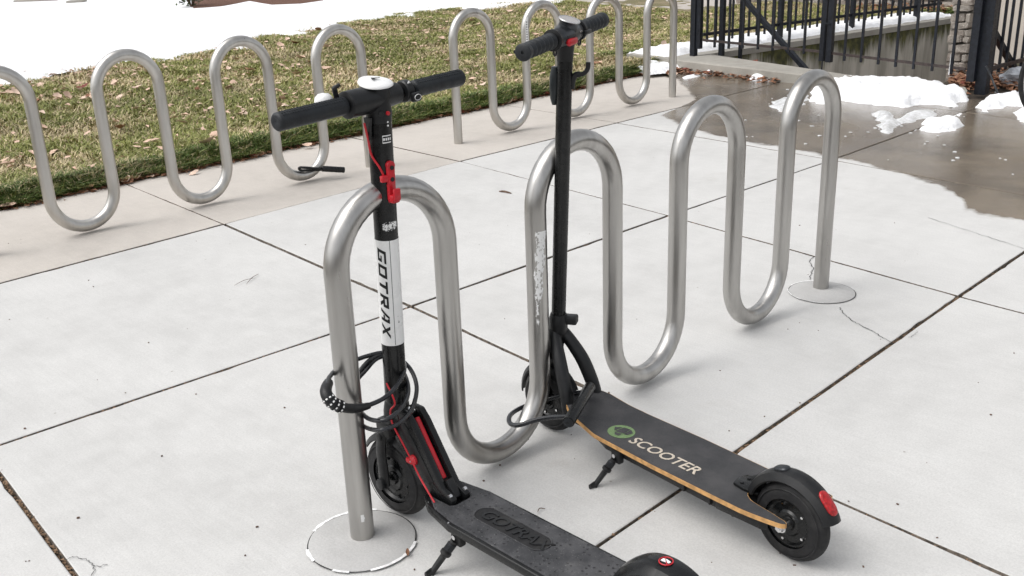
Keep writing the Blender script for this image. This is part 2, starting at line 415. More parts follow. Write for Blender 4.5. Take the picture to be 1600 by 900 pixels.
# round footings of the near rack: darker cores with a broken white caulk ring
def footing(cx, cy, r, caulk, seed):
    mb = MB(); n = 72; vs = []
    for ins, z in ((0, -.03), (0, .0035), (.004, .0055), (.05, .007)):
        for k in range(n):
            a = 2*math.pi*k/n; rr = r-ins+.0015*mnoise.noise(Vector((math.cos(a)*3, math.sin(a)*3, seed)))
            vs.append((cx+rr*math.cos(a), cy+rr*math.sin(a), z))
    fs = [(q*n+k, q*n+(k+1) % n, (q+1)*n+(k+1) % n, (q+1)*n+k) for q in range(3) for k in range(n)]+[tuple(3*n+k for k in range(n))]
    mb.add(vs, fs); mb.build('footing', M_foot, pave, 60)
    for mat, rr0, wid, zz, lo, ph in ((M_dark, r+.0010, .0042, .0030, .28, 1.3), (M_caulk, r+.003, .0095 if caulk else .0032, .0052, -.02 if caulk else .12, 4.0)):
        mb = MB(); n = 220; vs = []; keep = []
        for k in range(n):
            a = 2*math.pi*k/n; v = Vector((math.cos(a)*1.7+ph, math.sin(a)*1.7, seed*3.7))
            g = mnoise.noise(v)+.12*mnoise.noise(v*6); ww = wid*(.75+.5*abs(mnoise.noise(v*4)))
            keep.append(g > lo-.12 if mat is M_caulk else True)
            vs += [(cx+(rr0-ww/2)*math.cos(a), cy+(rr0-ww/2)*math.sin(a), zz), (cx+(rr0+ww/2)*math.cos(a), cy+(rr0+ww/2)*math.sin(a), zz)]
        fs = [(2*k, 2*k+1, 2*((k+1) % n)+1, 2*((k+1) % n)) for k in range(n) if keep[k]]
        mb.add(vs, fs); mb.build('joint_ring', mat, pave)
f0 = atz(566, 845); f1 = atz(1284, 457)
footing(f0[0], f0[1], .133, True, 1); footing(f1[0], f1[1], .128, False, 2)

# hairline cracks: narrow dark strips a hair above the slabs
def crack(pxs, wid, seed, mat=M_dark):
    P = []
    for a, b in zip(pxs[:-1], pxs[1:]):
        for t in np.linspace(0, 1, 9)[:-1]:
            P.append(atz(a[0]+(b[0]-a[0])*t, a[1]+(b[1]-a[1])*t, .0025))
    P.append(atz(*pxs[-1], .0025)); vs = []; rnd = random.Random(seed)
    for i, p_ in enumerate(P):
        d = P[min(i+1, len(P)-1)]-P[max(0, i-1)]; nn = np.array([-d[1], d[0], 0]); nn /= np.linalg.norm(nn)+1e-9
        j = rnd.uniform(-1, 1)*.004; ww = wid*rnd.uniform(.5, 1.4)
        vs += [p_+nn*(j-ww/2), p_+nn*(j+ww/2)]
    mb = MB(); mb.add(vs, [(2*i, 2*i+1, 2*i+3, 2*i+2) for i in range(len(P)-1)]); mb.build('crack', mat, pave)
crack([(1313, 480), (1316, 488), (1330, 500), (1352, 512), (1368, 520), (1392, 535)], .0028, 3)
crack([(1265, 437), (1268, 425), (1272, 419), (1264, 408), (1272, 400)], .0030, 4)
crack([(1450, 340), (1500, 356), (1550, 372), (1600, 388)], .0022, 5)
crack([(1420, 527), (1430, 522), (1434, 517)], .0016, 6)
crack([(98, 875), (112, 870), (135, 873), (148, 885), (168, 882)], .0020, 7)
crack([(148, 885), (145, 899)], .0020, 8)

# debris lying in the joints
mb = MB(); cols = []
rnd = random.Random(11)
def bits(a, b, n, jit, zlo=-.016, zhi=-.003):
    for k in range(n):
        t = rnd.random(); x = a[0]+(b[0]-a[0])*t+rnd.gauss(0, jit); y = a[1]+(b[1]-a[1])*t+rnd.gauss(0, jit); z = rnd.uniform(zlo, zhi)
        L_ = rnd.uniform(.004, .014); an = rnd.uniform(0, 6.28); w_ = L_*rnd.uniform(.25, .6)
        ca, sa = math.cos(an), math.sin(an); b0 = len(mb.v)
        mb.add([(x+ca*L_/2, y+sa*L_/2, z), (x-sa*w_/2, y+ca*w_/2, z+rnd.uniform(0, .004)), (x-ca*L_/2, y-sa*L_/2, z), (x+sa*w_/2, y-ca*w_/2, z+rnd.uniform(0, .003))], [(0, 1, 2, 3)])
for a, b, n in ((PT['A'][1], PT['A'][2], 420), (PT['A'][2], PT['A'][3], 160), (PT['C'][1], PT['C'][2], 150), (PT['C'][2], PT['C'][3], 420), (PT['C'][3], PT['C'][4], 150), (PT['A'][1], PT['C'][1], 700), (PT['B'][1], PT['B'][2], 260), (PT['B'][2], PT['B'][3], 150), (PT['C'][2], PT['C2'][2], 240), (PT['A'][2], PT['C'][2], 120), (PT['A'][3], PT['C'][3], 120), (PT['B'][2], PT['G'][2], 160)):
    bits(a, b, int(n*1.5), .0035)
o = mb.build('joint_debris', leaf_mat('debris', (.20, .12, .07), (.34, .24, .15), (.10, .06, .04))); tag(o, 'crumbled leaf debris lying in the paving joints', 'debris', kind='stuff')

# ------------------------------------------------------------------ curb, stair well, building
mb = MB()
outer = [(7.02, 4.12), (6.95, 3.6), (6.90, 3.0), (6.87, 2.2), (6.93, 1.24)]; inner = [(7.45, 3.95), (7.30, 3.4), (7.18, 2.9), (7.08, 2.3), (7.06, 1.3)]
hz = [.105, .10, .095, .075, .055]
vs = []
for (a, b, h) in zip(outer, inner, hz):
    vs += [(a[0], a[1], -.05), (a[0]+.006, a[1], h-.012), (a[0]+.018, a[1], h), (b[0]-.01, b[1], h+.008), (b[0], b[1], h), (b[0], b[1], -1.6)]
fs = [(i*6+k, i*6+k+1, (i+1)*6+k+1, (i+1)*6+k) for i in range(4) for k in range(5)]+[tuple(range(6)), tuple(24+k for k in range(6))]
mb.add(vs, fs); tag(mb.build('curb_wall', M_curb, angle=40), 'low stained concrete curb in front of the iron gates', 'curb')
# mossy wall with its ledge
mw = empty('mossy_wall', (7.4, 4.05, 0), label='moss streaked concrete wall below the ledge behind the iron gates', cat='wall')
x1 = 11.95; d_ = Vector((1, -.17, 0)).normalized(); n_ = Vector((.17, 1, 0)).normalized()
Ln = (x1-7.3)/d_.x
def lp(s_, t_, z): q_ = Vector((-.1, .017, 0))+d_*s_+n_*t_; return (q_.x, q_.y, z)
mb = MB(); mb.add([lp(0, 0, -1.7), lp(Ln, 0, -1.7), lp(Ln, 0, .045), lp(0, 0, .045), lp(0, .5, -1.7), lp(Ln, .5, -1.7), lp(Ln, .5, .045), lp(0, .5, .045)], [(0, 1, 2, 3), (4, 5, 6, 7), (0, 1, 5, 4), (0, 4, 7, 3), (1, 5, 6, 2)]); mb.build('wall_face', M_moss, mw)
mb = MB(); mb.add([lp(-.32, -.012, .045), lp(Ln, -.012, .045), lp(Ln, -.012, .105), lp(-.32, -.012, .105), lp(-.32, .62, .045), lp(Ln, .62, .045), lp(Ln, .62, .112), lp(-.32, .62, .112)], [(0, 1, 2, 3), (4, 5, 6, 7), (3, 2, 6, 7), (0, 1, 5, 4), (0, 4, 7, 3), (1, 5, 6, 2)]); mb.build('ledge', M_curb, mw)
# floor and remaining sides of the well
mb = MB(); mb.add([(6.9, 1.2, -1.6), (12.1, 1.2, -1.6), (12.1, 4.3, -1.6), (6.9, 4.3, -1.6)], [(0, 1, 2, 3)]); tag(mb.build('stairwell_floor', M_path), kind='structure')
mb = MB(); mb.box((9.5, WY0-.30, -.85), (4.9, .12, 1.58)); tag(mb.build('stairwell_side_wall', M_path), kind='structure')
def stone_wall(name, label, origin, udir, width, height, cl, ch, seed, base=-.05, z0=0.0):
    root = empty(name, origin, math.atan2(udir[1], udir[0]), label, 'stone wall'); rnd = random.Random(seed)
    mb = MB(); mb.box((width/2, .15, height/2+base), (width, .24, height)); mb.build('mortar', M_mortar, root)
    meshes = []
    for k in range(8):
        bm = bmesh.new(); bmesh.ops.create_cube(bm, size=1.0); bmesh.ops.bevel(bm, geom=bm.edges[:], offset=.10, segments=1, affect='EDGES')
        for v in bm.verts: v.co += Vector((rnd.uniform(-.06, .06), rnd.uniform(-.05, .05), rnd.uniform(-.07, .07)))
        me = bpy.data.meshes.new('stone'); bm.to_mesh(me); bm.free(); me.materials.append(M_stone); meshes.append(me)
    z = base
    while z < height+base-.03:
        h = rnd.uniform(cl, ch); x = 0
        while x < width-.02:
            w_ = min(rnd.uniform(cl*.9, ch*2.0), width-x); 
            if width-x-w_ < cl*.5: w_ = width-x
            o = bpy.data.objects.new('stone', rnd.choice(meshes)); link(o); o.parent = root
            o.location = (x+w_/2, .0+rnd.uniform(-.02, .02), z+h/2+rnd.uniform(-.1, .1)*h); o.scale = (w_*rnd.uniform(.8, 1.0), .10, h*rnd.uniform(.75, 1.05)); o.rotation_euler = (0, rnd.gauss(0, .13), rnd.gauss(0, .1))
            x += w_
        z += h
    return root
stone_wall('stone_wall', 'rough stone building wall far behind the iron fences', (13.35, 7.4, 0), (0, -1), 4.6, 1.7, .13, .24, 5)
stone_wall('stone_pier', 'narrow rubble stone pier left of the tall black gate post', (9.25, 2.33, 0), (0, -1), .20, 2.4, .05, .11, 6, base=-1.0)
bw = empty('building_wall', (9.6, .6, 0), label='beige stucco building wall behind the right hand pickets', cat='wall')
mb = MB(); mb.box((0, -.75, .95), (.5, 4.35, 2.9), .01); mb.build('stucco', M_stucco, bw)
mb = MB(); mb.box((-.265, -.75, .92), (.06, 4.3, .05), .006); mb.build('string_course', M_stucco, bw)
mb = MB(); mb.box((-.256, .55, 1.35), (.04, 1.1, .5)); mb.build('dark_opening', M_dark, bw)
# the distant path
mb = MB(); poly = [(12.35, 10.05), (12.3, 9.2), (11.9, 8.1), (11.45, 7.1), (12.0, 6.95), (13.3, 7.3), (14.5, 8), (20, 14), (22, 30), (14.4, 30), (13.2, 13)]
mb.prism(poly, -.03, .045); tag(mb.build('path', M_path), kind='structure')

# ------------------------------------------------------------------ iron fences
def bar(mb, a, b, w_, d=None):
    a = Vector(a); b = Vector(b); t = (b-a).normalized(); ref = Vector((0, 0, 1)) if abs(t.z) < .9 else Vector((1, 0, 0))
    s1 = t.cross(ref).normalized()*(w_/2); s2 = t.cross(s1).normalized()*((d or w_)/2)
    mb.add([a+s1+s2, a-s1+s2, a-s1-s2, a+s1-s2, b+s1+s2, b-s1+s2, b-s1-s2, b+s1-s2], [(0, 1, 2, 3), (7, 6, 5, 4), (0, 4, 5, 1), (1, 5, 6, 2), (2, 6, 7, 3), (3, 7, 4, 0)])
def part_bar(name, root, a, b, w_, d=None, mat=None):
    L_ = root.location; mb = MB(); bar(mb, Vector(a)-L_, Vector(b)-L_, w_, d); return mb.build(name, mat or M_iron, root)
FX = 7.20
# left leaf of the double gate, right leaf, and the posts
g1 = empty('iron_gate', (7.33, 3.98, .1), label='left leaf of the black iron double gate beside the corner post', cat='gate', group='gate leaves')
g2 = empty('iron_gate', (7.16, 2.35, .1), label='right leaf of the black iron double gate before the stone pier', cat='gate', group='gate leaves')
def fx(y): return 7.33+(y-3.98)*.085
def on_front(px, py):   # point of the gate plane x = fx(y)
    d = ray((px, py)); t = (fx(CAM[1])-CAM[0])/(d[0]-.085*d[1]); return CAM+d*t
def picket_front(root, px, bottom):
    b = on_front(px, bottom); part_bar('picket', root, (b[0], b[1], b[2]), (b[0], b[1], 1.32), .019)
r0, r1 = on_front(1098, 62.5), on_front(1281, 80.5)
part_bar('bottom_rail', g1, r0, r1, .014, .022, M_rust); part_bar('top_rail', g1, (r0[0], r0[1], 1.24), (r1[0], r1[1], 1.24), .03)
for px, by in ((1116.5, 74), (1138.5, 76), (1160, 76), (1184, 77), (1207, 79), (1232, 82), (1256, 84)): picket_front(g1, px, by)
for px, by, wd in ((1092, 76, .05), (1285, 95, .05)):
    b = on_front(px, by); part_bar('stile', g1, b, (b[0], b[1], 1.3), wd)
b = on_front(1287, 113); t_ = on_front(1288, 36); part_bar('drop_bolt', g1, (b[0]-.04, b[1], b[2]), (b[0]-.04, b[1], t_[2]), .010)
part_bar('bolt_handle', g1, (b[0]-.04, b[1], t_[2]), (b[0]-.04, b[1]-.05, t_[2]), .010)
r0, r1 = on_front(1298, 83), on_front(1509, 108)
part_bar('bottom_rail', g2, r0, r1, .014, .022, M_rust); part_bar('top_rail', g2, (r0[0], r0[1], 1.24), (r1[0], r1[1], 1.24), .03)
for px, by in ((1319, 95), (1345, 97.5), (1372, 100.5), (1399, 104.5), (1427, 108), (1456, 111), (1486, 116)): picket_front(g2, px, by)
b = on_front(1295, 97); part_bar('stile', g2, b, (b[0], b[1], 1.3), .05)
b = on_front(1517, 127); part_bar('stile', g2, b, (b[0], b[1], 1.3), .06)
b = on_front(1485, 116); part_bar('latch_rod', g2, (b[0]-.03, b[1], b[2]), (b[0]-.03, b[1], b[2]+.16), .008, mat=M_chr)
p1 = empty('gate_post', tuple(atz(1083.5, 88, .1)), label='black square post at the left corner of the curb', cat='post', group='iron posts')
part_bar('post_shaft', p1, p1.location, p1.location+Vector((0, 0, 1.4)), .055); mb = MB(); mb.box((0, 0, 1.41), (.075, .075, .02), .005); mb.build('cap', M_iron, p1)
p2 = empty('gate_post', tuple(atz(1127, 87, .1)), label='thin black post just right of the corner post on the ledge', cat='post', group='iron posts')
part_bar('post_shaft', p2, p2.location, p2.location+Vector((0, 0, 1.4)), .045); mb = MB(); mb.box((0, 0, 1.41), (.06, .06, .02), .005); mb.build('cap', M_iron, p2)
p3 = empty('gate_post', tuple(atz(1533, 147, 0)), label='tall thick black gate post at the right end of the snow', cat='post', group='iron posts')
part_bar('post_shaft', p3, p3.location, p3.location+Vector((0, 0, 1.5)), .085); mb = MB(); mb.box((0, 0, 1.51), (.11, .11, .025), .005); mb.build('cap', M_iron, p3)
# back fence on the ledge
bf = empty('iron_fence', (7.45, 4.15, .1), label='black iron picket fence on the snowy ledge behind the gates', cat='fence')
BY = .20
def on_back(px, py):
    # plane through the ledge line, BY metres behind its edge
    o_ = Vector((7.3, 4.067, 0))+n_*BY; d = Vector(ray((px, py))); t = (o_-Vector(CAM)).dot(n_)/d.dot(n_); return Vector(CAM)+d*t
r0, r1 = on_back(1098, 62), on_back(1470, 17)
zr = .27
part_bar('bottom_rail', bf, (r0.x, r0.y, zr), (r1.x, r1.y, zr), .02, .03); part_bar('top_rail', bf, (r0.x, r0.y, 1.26), (r1.x, r1.y, 1.26), .03)
sp = .125; nn = int((r1-r0).length/sp); dv = (r1-r0); dv.z = 0; dv.normalize()
for k in range(nn):
    q_ = r0+dv*(sp*(k+.5)); post = (k % 10 == 9)
    if post: part_bar('post', bf, (q_.x, q_.y, .10), (q_.x, q_.y, 1.4), .05)
    else: part_bar('picket', bf, (q_.x, q_.y, .19), (q_.x, q_.y, 1.34), .019)
# stair handrail
hr = empty('stair_handrail', (7.9, 3.2, 0), label='sloping black stair handrail behind the left gate leaf', cat='handrail')
a = atx(1262, 112, 7.45); b = atx(1160, -4, 7.75); dd = b-a; part_bar('rail', hr, a-dd*.8, b+dd*.15, .042)
part_bar('strut', hr, a-dd*.6+np.array([0, 0, -.9]), a-dd*.6, .03); part_bar('strut', hr, b+np.array([0, 0, -1.0]), b, .03)
# right-hand fence running back from the tall post
rf = empty('iron_fence', (7.35, 1.28, 0), label='black iron fence panel with diagonal brace right of the tall post', cat='fence')
def on_r(px, py): return aty(px, py, 1.26)
for px, by in ((1548, 117), (1560, 113), (1571, 108), (1583, 106), (1595, 104), (1607, 101), (1619, 99)):
    b = on_r(px, by); t_ = on_r(px+9, 0); part_bar('picket', rf, b, (b[0], b[1], 1.3), .02)
a, b = on_r(1540, 109), on_r(1640, 82); part_bar('bottom_rail', rf, a, b, .022, .03, M_rust); part_bar('top_rail', rf, (a[0], a[1], 1.22), (b[0], b[1], 1.22), .03)
a, b = on_r(1543, 22), on_r(1596, 118); part_bar('brace', rf, a+np.array([0, .03, 0]), b+np.array([0, .03, 0]), .045)

#SPLIT2#
# ================================================================== LAWN, GRASS, SNOW
def lawn_edge(x): return np.where(x < 7.05, 4.20+.02*np.sin(x*5.3)+.015*np.sin(x*13.1), ledge_y(x)+.70)
def lawn_z(x, y):
    e = lawn_edge(x); d = np.clip((y-e)/.16, 0, 1); d = d*d*(3-2*d)
    return -.012+d*(.045+.05*(fbm(x*1.3, y*1.3, 3)-.4)+.02*fbm(x*7, y*7, 2))
xs = np.arange(-7, 14.01, .12); ts = np.concatenate([np.arange(0, 1.2, .05), np.arange(1.2, 10, .14)])
X = np.repeat(xs[:, None], len(ts), 1); Y = lawn_edge(X)+ts[None, :]; Z = lawn_z(X, Y)
nx, ny = X.shape; mb = MB(); mb.v = list(map(tuple, np.stack([X, Y, Z], -1).reshape(-1, 3)))
mb.f = [(i*ny+j, (i+1)*ny+j, (i+1)*ny+j+1, i*ny+j+1) for i in range(nx-1) for j in range(ny-1)]
tag(mb.build('lawn', M_thatch, angle=180), kind='structure')

def snow_edge(x):
    P = [(-12, 6.2), (-4, 7.0), (0, 7.6), (2.1, 8.05), (2.76, 8.8), (3.64, 9.6), (4.03, 9.4), (4.55, 9.35), (6.18, 10.1), (7.33, 10.3), (8.47, 10.8), (10.4, 10.9), (11.6, 10.45), (12.3, 10.0), (12.6, 13), (13.8, 30), (14.5, 45)]
    return np.interp(x, [p_[0] for p_ in P], [p_[1] for p_ in P])
def on_path(x, y): return (x > 11.4) & (y > 6.9) & (x > 11.45+(y-7.1)*.31)
def in_view(x, y, z=0.0, m_=25):
    d = np.stack([x-CAM[0], y-CAM[1], z-CAM[2]+0*x], -1); k = d@_fw; u = 800+FPX*(d@CR)/k; v = 450-FPX*(d@CU)/k
    return (k > 0) & (u > -m_) & (u < 1600+m_) & (v > -m_-60) & (v < 900+m_)
def snow_field(x, y):
    n = 1.5*(fbm(x*.8, y*.8, 3)-.5)+1.35*(fbm(x*3.1, y*3.1, 4)-.5)
    return (y-snow_edge(x))+n-.05
# grass blades as one mass
rs = np.random.RandomState(5); N = 430000
gx = rs.uniform(-.5, 13.3, N*3); t = rs.rand(N*3)**1.6; gy = lawn_edge(gx)+t*7.2
keep = in_view(gx, gy, 0, 60) & ~on_path(gx, gy) & ((snow_field(gx, gy) < .05) | (rs.rand(N*3) < .02))
patch = fbm(gx*.9+5, gy*.9, 4); bare = fbm(gx*2.2+40, gy*2.2, 4)
keep &= (rs.rand(N*3) < np.clip(1.75-bare*2.0, .22, 1.0)) | (gy-lawn_edge(gx) < .3)
keep &= ~((gx > 13.2) & (gy < 7.4))
idx = np.where(keep)[0][:N]; gx = gx[idx]; gy = gy[idx]; patch = patch[idx]; bare = bare[idx]; n = len(idx)
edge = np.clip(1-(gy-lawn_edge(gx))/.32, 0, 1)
# extra thick fringe along the paving edge
gz = lawn_z(gx, gy); dist = np.hypot(gx-CAM[0], gy-CAM[1])
h = (rs.uniform(.022, .050, n)+.035*edge*rs.rand(n))*(1+.25*(dist/9)); wd = rs.uniform(.0022, .0042, n)*np.clip(dist/6.0, 1, 2.2)
an = rs.uniform(0, 6.283, n); le = rs.uniform(.3, 1.5, n)*h; 
dx, dy = np.cos(an), np.sin(an)
dy = dy-edge*.55
sxn, syn = -np.sin(an), np.cos(an)
V = np.empty((n, 5, 3)); b_ = np.stack([gx, gy, gz-.006], -1)
mid = b_+np.stack([dx*le*.35, dy*le*.35, h*.62], -1); tip = b_+np.stack([dx*le, dy*le, h*rs.uniform(.7, 1.0, n)], -1)
sv = np.stack([sxn*wd, syn*wd, 0*wd], -1)
V[:, 0] = b_-sv; V[:, 1] = b_+sv; V[:, 2] = mid-sv*.8; V[:, 3] = mid+sv*.8; V[:, 4] = tip
me = bpy.data.meshes.new('grass'); me.vertices.add(n*5); me.vertices.foreach_set('co', V.reshape(-1))
base = (np.arange(n)*5)[:, None]; quads = base+np.array([0, 1, 3, 2]); tris = base+np.array([2, 3, 4])
loops = np.concatenate([quads, tris], 1).reshape(-1); me.loops.add(len(loops)); me.loops.foreach_set('vertex_index', loops.astype(np.int32))
starts = np.stack([np.arange(n)*7, np.arange(n)*7+4], -1).reshape(-1); me.polygons.add(n*2)
me.polygons.foreach_set('loop_start', starts.astype(np.int32)); me.update(calc_edges=True)
g1c = np.array([.185, .205, .062]); g2c = np.array([.085, .13, .028]); g3c = np.array([.58, .48, .29]); g4c = np.array([.29, .30, .085])
mixg = rs.rand(n)[:, None]; colr = g1c*(1-mixg)+g4c*mixg
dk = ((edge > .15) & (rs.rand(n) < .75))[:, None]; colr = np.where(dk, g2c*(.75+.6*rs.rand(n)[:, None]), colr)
dry = (rs.rand(n) < np.clip((bare-.36)*2.8, .14, .88)*(1-.75*edge))[:, None]; colr = np.where(dry, g3c*(.6+.6*rs.rand(n)[:, None]), colr)
colr = colr*(.75+.5*patch[:, None])
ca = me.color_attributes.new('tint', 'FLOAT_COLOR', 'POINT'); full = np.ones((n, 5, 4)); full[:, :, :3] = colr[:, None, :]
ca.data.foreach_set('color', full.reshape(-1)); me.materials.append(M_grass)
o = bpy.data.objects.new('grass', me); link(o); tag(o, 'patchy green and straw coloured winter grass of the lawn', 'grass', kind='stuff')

# snow cover of the far lawn
def height_mesh(X, Y, Hh, name, mat, zbase, label=None, cat=None, kind=None, cut=-.004, group=None):
    nx, ny = X.shape; ok = Hh > cut
    vid = -np.ones((nx, ny), int); vs = []; fs = []
    Zz = zbase+np.maximum(Hh, cut)
    for i in range(nx-1):
        for j in range(ny-1):
            if ok[i, j] or ok[i+1, j] or ok[i, j+1] or ok[i+1, j+1]:
                f = []
                for a, b in ((i, j), (i+1, j), (i+1, j+1), (i, j+1)):
                    if vid[a, b] < 0: vid[a, b] = len(vs); vs.append((X[a, b], Y[a, b], Zz[a, b]))
                    f.append(vid[a, b])
                fs.append(tuple(f))
    mb = MB(); mb.v = vs; mb.f = fs; o = mb.build(name, mat, angle=180)
    return tag(o, label, cat, group, kind)
tt = np.concatenate([np.arange(-1.6, 1.6, .045), 1.6+np.cumsum(.05*1.09**np.arange(58))])
xx = np.concatenate([np.arange(-14, .5, .4), np.arange(.5, 13.2, .055), np.arange(13.2, 22, .5)])
X = np.repeat(xx[:, None], len(tt), 1); Y = snow_edge(X)+tt[None, :]
F = snow_field(X, Y); Hs = np.clip(F/.55, -1, 1); Hs = np.where(Hs > 0, np.sqrt(np.abs(Hs))*.05, Hs*.03)+.02*(fbm(X*.7, Y*.7, 3)-.4)*np.clip(F, 0, 1)
Hs = np.where(on_path(X, Y), -.05, Hs)
height_mesh(X, Y, Hs, 'snow_cover', M_snow, .072, 'broad white snow cover over the far lawn', 'snow', 'stuff')

def poly_sd(X, Y, P):
    d = np.full(X.shape, 1e9); inside = np.zeros(X.shape, bool)
    for (ax, ay), (bx, by) in zip(P, P[1:]+P[:1]):
        ex, ey = bx-ax, by-ay; t = np.clip(((X-ax)*ex+(Y-ay)*ey)/(ex*ex+ey*ey+1e-12), 0, 1)
        d = np.minimum(d, np.hypot(X-ax-t*ex, Y-ay-t*ey))
        c = ((ay > Y) != (by > Y)) & (X < (bx-ax)*(Y-ay)/((by-ay) if by != ay else 1e-9)+ax); inside ^= c
    return np.where(inside, d, -d)
def snow_patch(pxs, label, thick, soft=.12, mat=M_snow, z=0.0, res=.018, rag=.09, zpx=0.0, world=None, group=None, kind=None, fs=9.0, name='snow_patch'):
    P = world or [tuple(atz(a, b, zpx)[:2]) for a, b in pxs]
    x0, x1 = min(p_[0] for p_ in P)-.1, max(p_[0] for p_ in P)+.1; y0, y1 = min(p_[1] for p_ in P)-.1, max(p_[1] for p_ in P)+.1
    X, Y = np.meshgrid(np.arange(x0, x1, res), np.arange(y0, y1, res), indexing='ij')
    s_ = poly_sd(X, Y, P)+rag*(fbm(X*fs, Y*fs, 4)-.55)
    Hh = np.clip(s_/soft, -1, 1); Hh = np.where(Hh > 0, (1-(1-Hh)**2)*thick, Hh*.05)+(.75*thick)*(fbm(X*11, Y*11, 4)-.5)*(Hh > 0)
    return height_mesh(X, Y, Hh, name, mat, z, label, 'snow', kind, cut=-.003, group=group)
snow_patch([(1262, 158), (1290, 135), (1310, 129), (1345, 130), (1400, 132), (1450, 137), (1495, 144), (1524, 158), (1488, 166), (1440, 164), (1410, 174), (1395, 168), (1362, 164), (1320, 158), (1285, 164)], 'long heap of white snow along the foot of the curb', .085, .13, rag=.22, fs=6.0)
snow_patch([(1355, 177), (1378, 171), (1398, 181), (1405, 190), (1400, 205), (1388, 211), (1372, 205), (1374, 192)], 'lumpy grey slush patch on the wet slab nearest the rack', .03, .10, M_slush, rag=.10)
snow_patch([(1394, 188), (1420, 174), (1462, 172), (1466, 177), (1440, 188), (1410, 193)], 'thin grey slush strip beside the lumpy slush patch', .022, .10, M_slush, rag=.10)
snow_patch([(1430, 203), (1455, 190), (1475, 185), (1497, 186), (1504, 199), (1480, 205), (1450, 206)], 'small white snow heap beside the open paving joint', .05, .08, rag=.14)
snow_patch([(1518, 172), (1545, 153), (1580, 147), (1608, 143), (1610, 168), (1570, 165), (1545, 176)], 'white snow heap right of the tall black gate post', .06, .10, rag=.18, fs=6.0)
snow_patch([(1586, 177), (1598, 168), (1612, 170), (1612, 195), (1596, 190)], 'small snow lump at the right edge of the picture', .05, .08)
snow_patch([(1492, 181), (1498, 174), (1504, 178), (1500, 183)], 'tiny snow lump in the paving joint', .03, .05, rag=.04)
snow_patch([(1203, 160), (1228, 150), (1262, 150), (1258, 162), (1240, 172), (1226, 176), (1210, 170)], 'scattered slush crumbs behind the last rack arch', .022, .09, M_slush, rag=.16)
snow_patch([(1154, 118), (1180, 117), (1220, 121), (1222, 127), (1175, 126)], 'narrow white snow strip at the middle of the curb', .05, .06, rag=.035)
snow_patch([(1228, 127), (1250, 120), (1262, 124), (1250, 130)], 'little snow patch at the curb just left of the last arch', .05, .06, rag=.035)
snow_patch([(1082, 107), (1098, 112), (1140, 107), (1140, 114), (1105, 118), (1088, 113)], 'curved white snow strip at the left end of the curb', .05, .06, rag=.035)
snow_patch([(1064, 121), (1090, 116), (1096, 119), (1070, 124)], 'thin flat sliver of snow left of the curb', .02, .08, rag=.05)
snow_patch([(972, 104), (1000, 96), (1030, 97), (1050, 84), (1085, 70), (1087, 90), (1050, 106), (1020, 112), (995, 108)], 'ragged patch of snow and leaves at the lawn corner', .05, .2, rag=.30, z=.035, zpx=.05)
P = [lp(-.25, .14, 0), lp(Ln, .12, 0), lp(Ln, .66, 0), lp(-.25, .68, 0)]; P = [(a+7.4, b+4.05) for a, b, c in P]
snow_patch(None, 'white snow lying along the ledge under the back fence', .06, .12, world=P, z=.10, rag=.10, res=.03)
# crumbs of snow on the wet paving
mb = MB(); rnd = random.Random(4)
for k in range(70):
    q_ = atz(rnd.uniform(1130, 1590), rnd.uniform(140, 285)); 
    if q_[0] < 4.6: continue
    r_ = rnd.uniform(.004, .012); bm = bmesh.new(); bmesh.ops.create_icosphere(bm, subdivisions=2, radius=r_)
    for v in bm.verts: v.co = Vector((v.co.x*rnd.uniform(.7, 1.6), v.co.y*rnd.uniform(.7, 1.6), v.co.z*.5))+Vector((q_[0], q_[1], r_*.2))
    bm.verts.index_update(); mb.add([v.co for v in bm.verts], [[v.index for v in f.verts] for f in bm.faces]); bm.free()
tag(mb.build('snow_crumbs', M_slush), 'small crumbs of melting snow over the wet slabs', 'snow', kind='stuff')

# ================================================================== FALLEN LEAVES
def leaf_mesh(seed, mat):
    rnd = random.Random(seed); n = 9; mb = MB(); vs = []; asp = rnd.uniform(.5, .85); curl = rnd.uniform(.2, 1.0); fold = rnd.uniform(.15, .7); lob = rnd.uniform(0, .25)
    for i in range(n):
        t = i/(n-1); w_ = math.sin(math.pi*min(1, t*.93+.03))**.8*asp*.5*(1+lob*math.sin(t*19+seed))
        for s_ in (-1, 0, 1):
            vs.append((t-.5, s_*w_, curl*(t-.5)**2*1.1+abs(s_)*w_*fold+rnd.uniform(-.03, .03)))
    fs = [(i*3+k, i*3+k+1, i*3+k+4, i*3+k+3) for i in range(n-1) for k in range(2)]
    mb.add(vs, fs); me = mb.mesh('leaf', 60); me.materials.append(mat); return me
LM = [[leaf_mesh(10*i+k, M_leafs[i]) for k in range(5)] for i in range(3)]
rnd = random.Random(21); leaves = []
def put_leaf(x, y, z, kind, size, label, group):
    o = bpy.data.objects.new('fallen_leaf', rnd.choice(LM[kind])); link(o); o.location = (x, y, z)
    o.rotation_euler = (rnd.gauss(0, .30)+(math.pi if rnd.random() < .25 else 0), rnd.gauss(0, .25), rnd.uniform(0, 6.28)); o.scale = (size, size, size*rnd.uniform(.7, 1.2))
    return tag(o, label, 'leaf', group)
ORD = ['first', 'second', 'third', 'fourth']
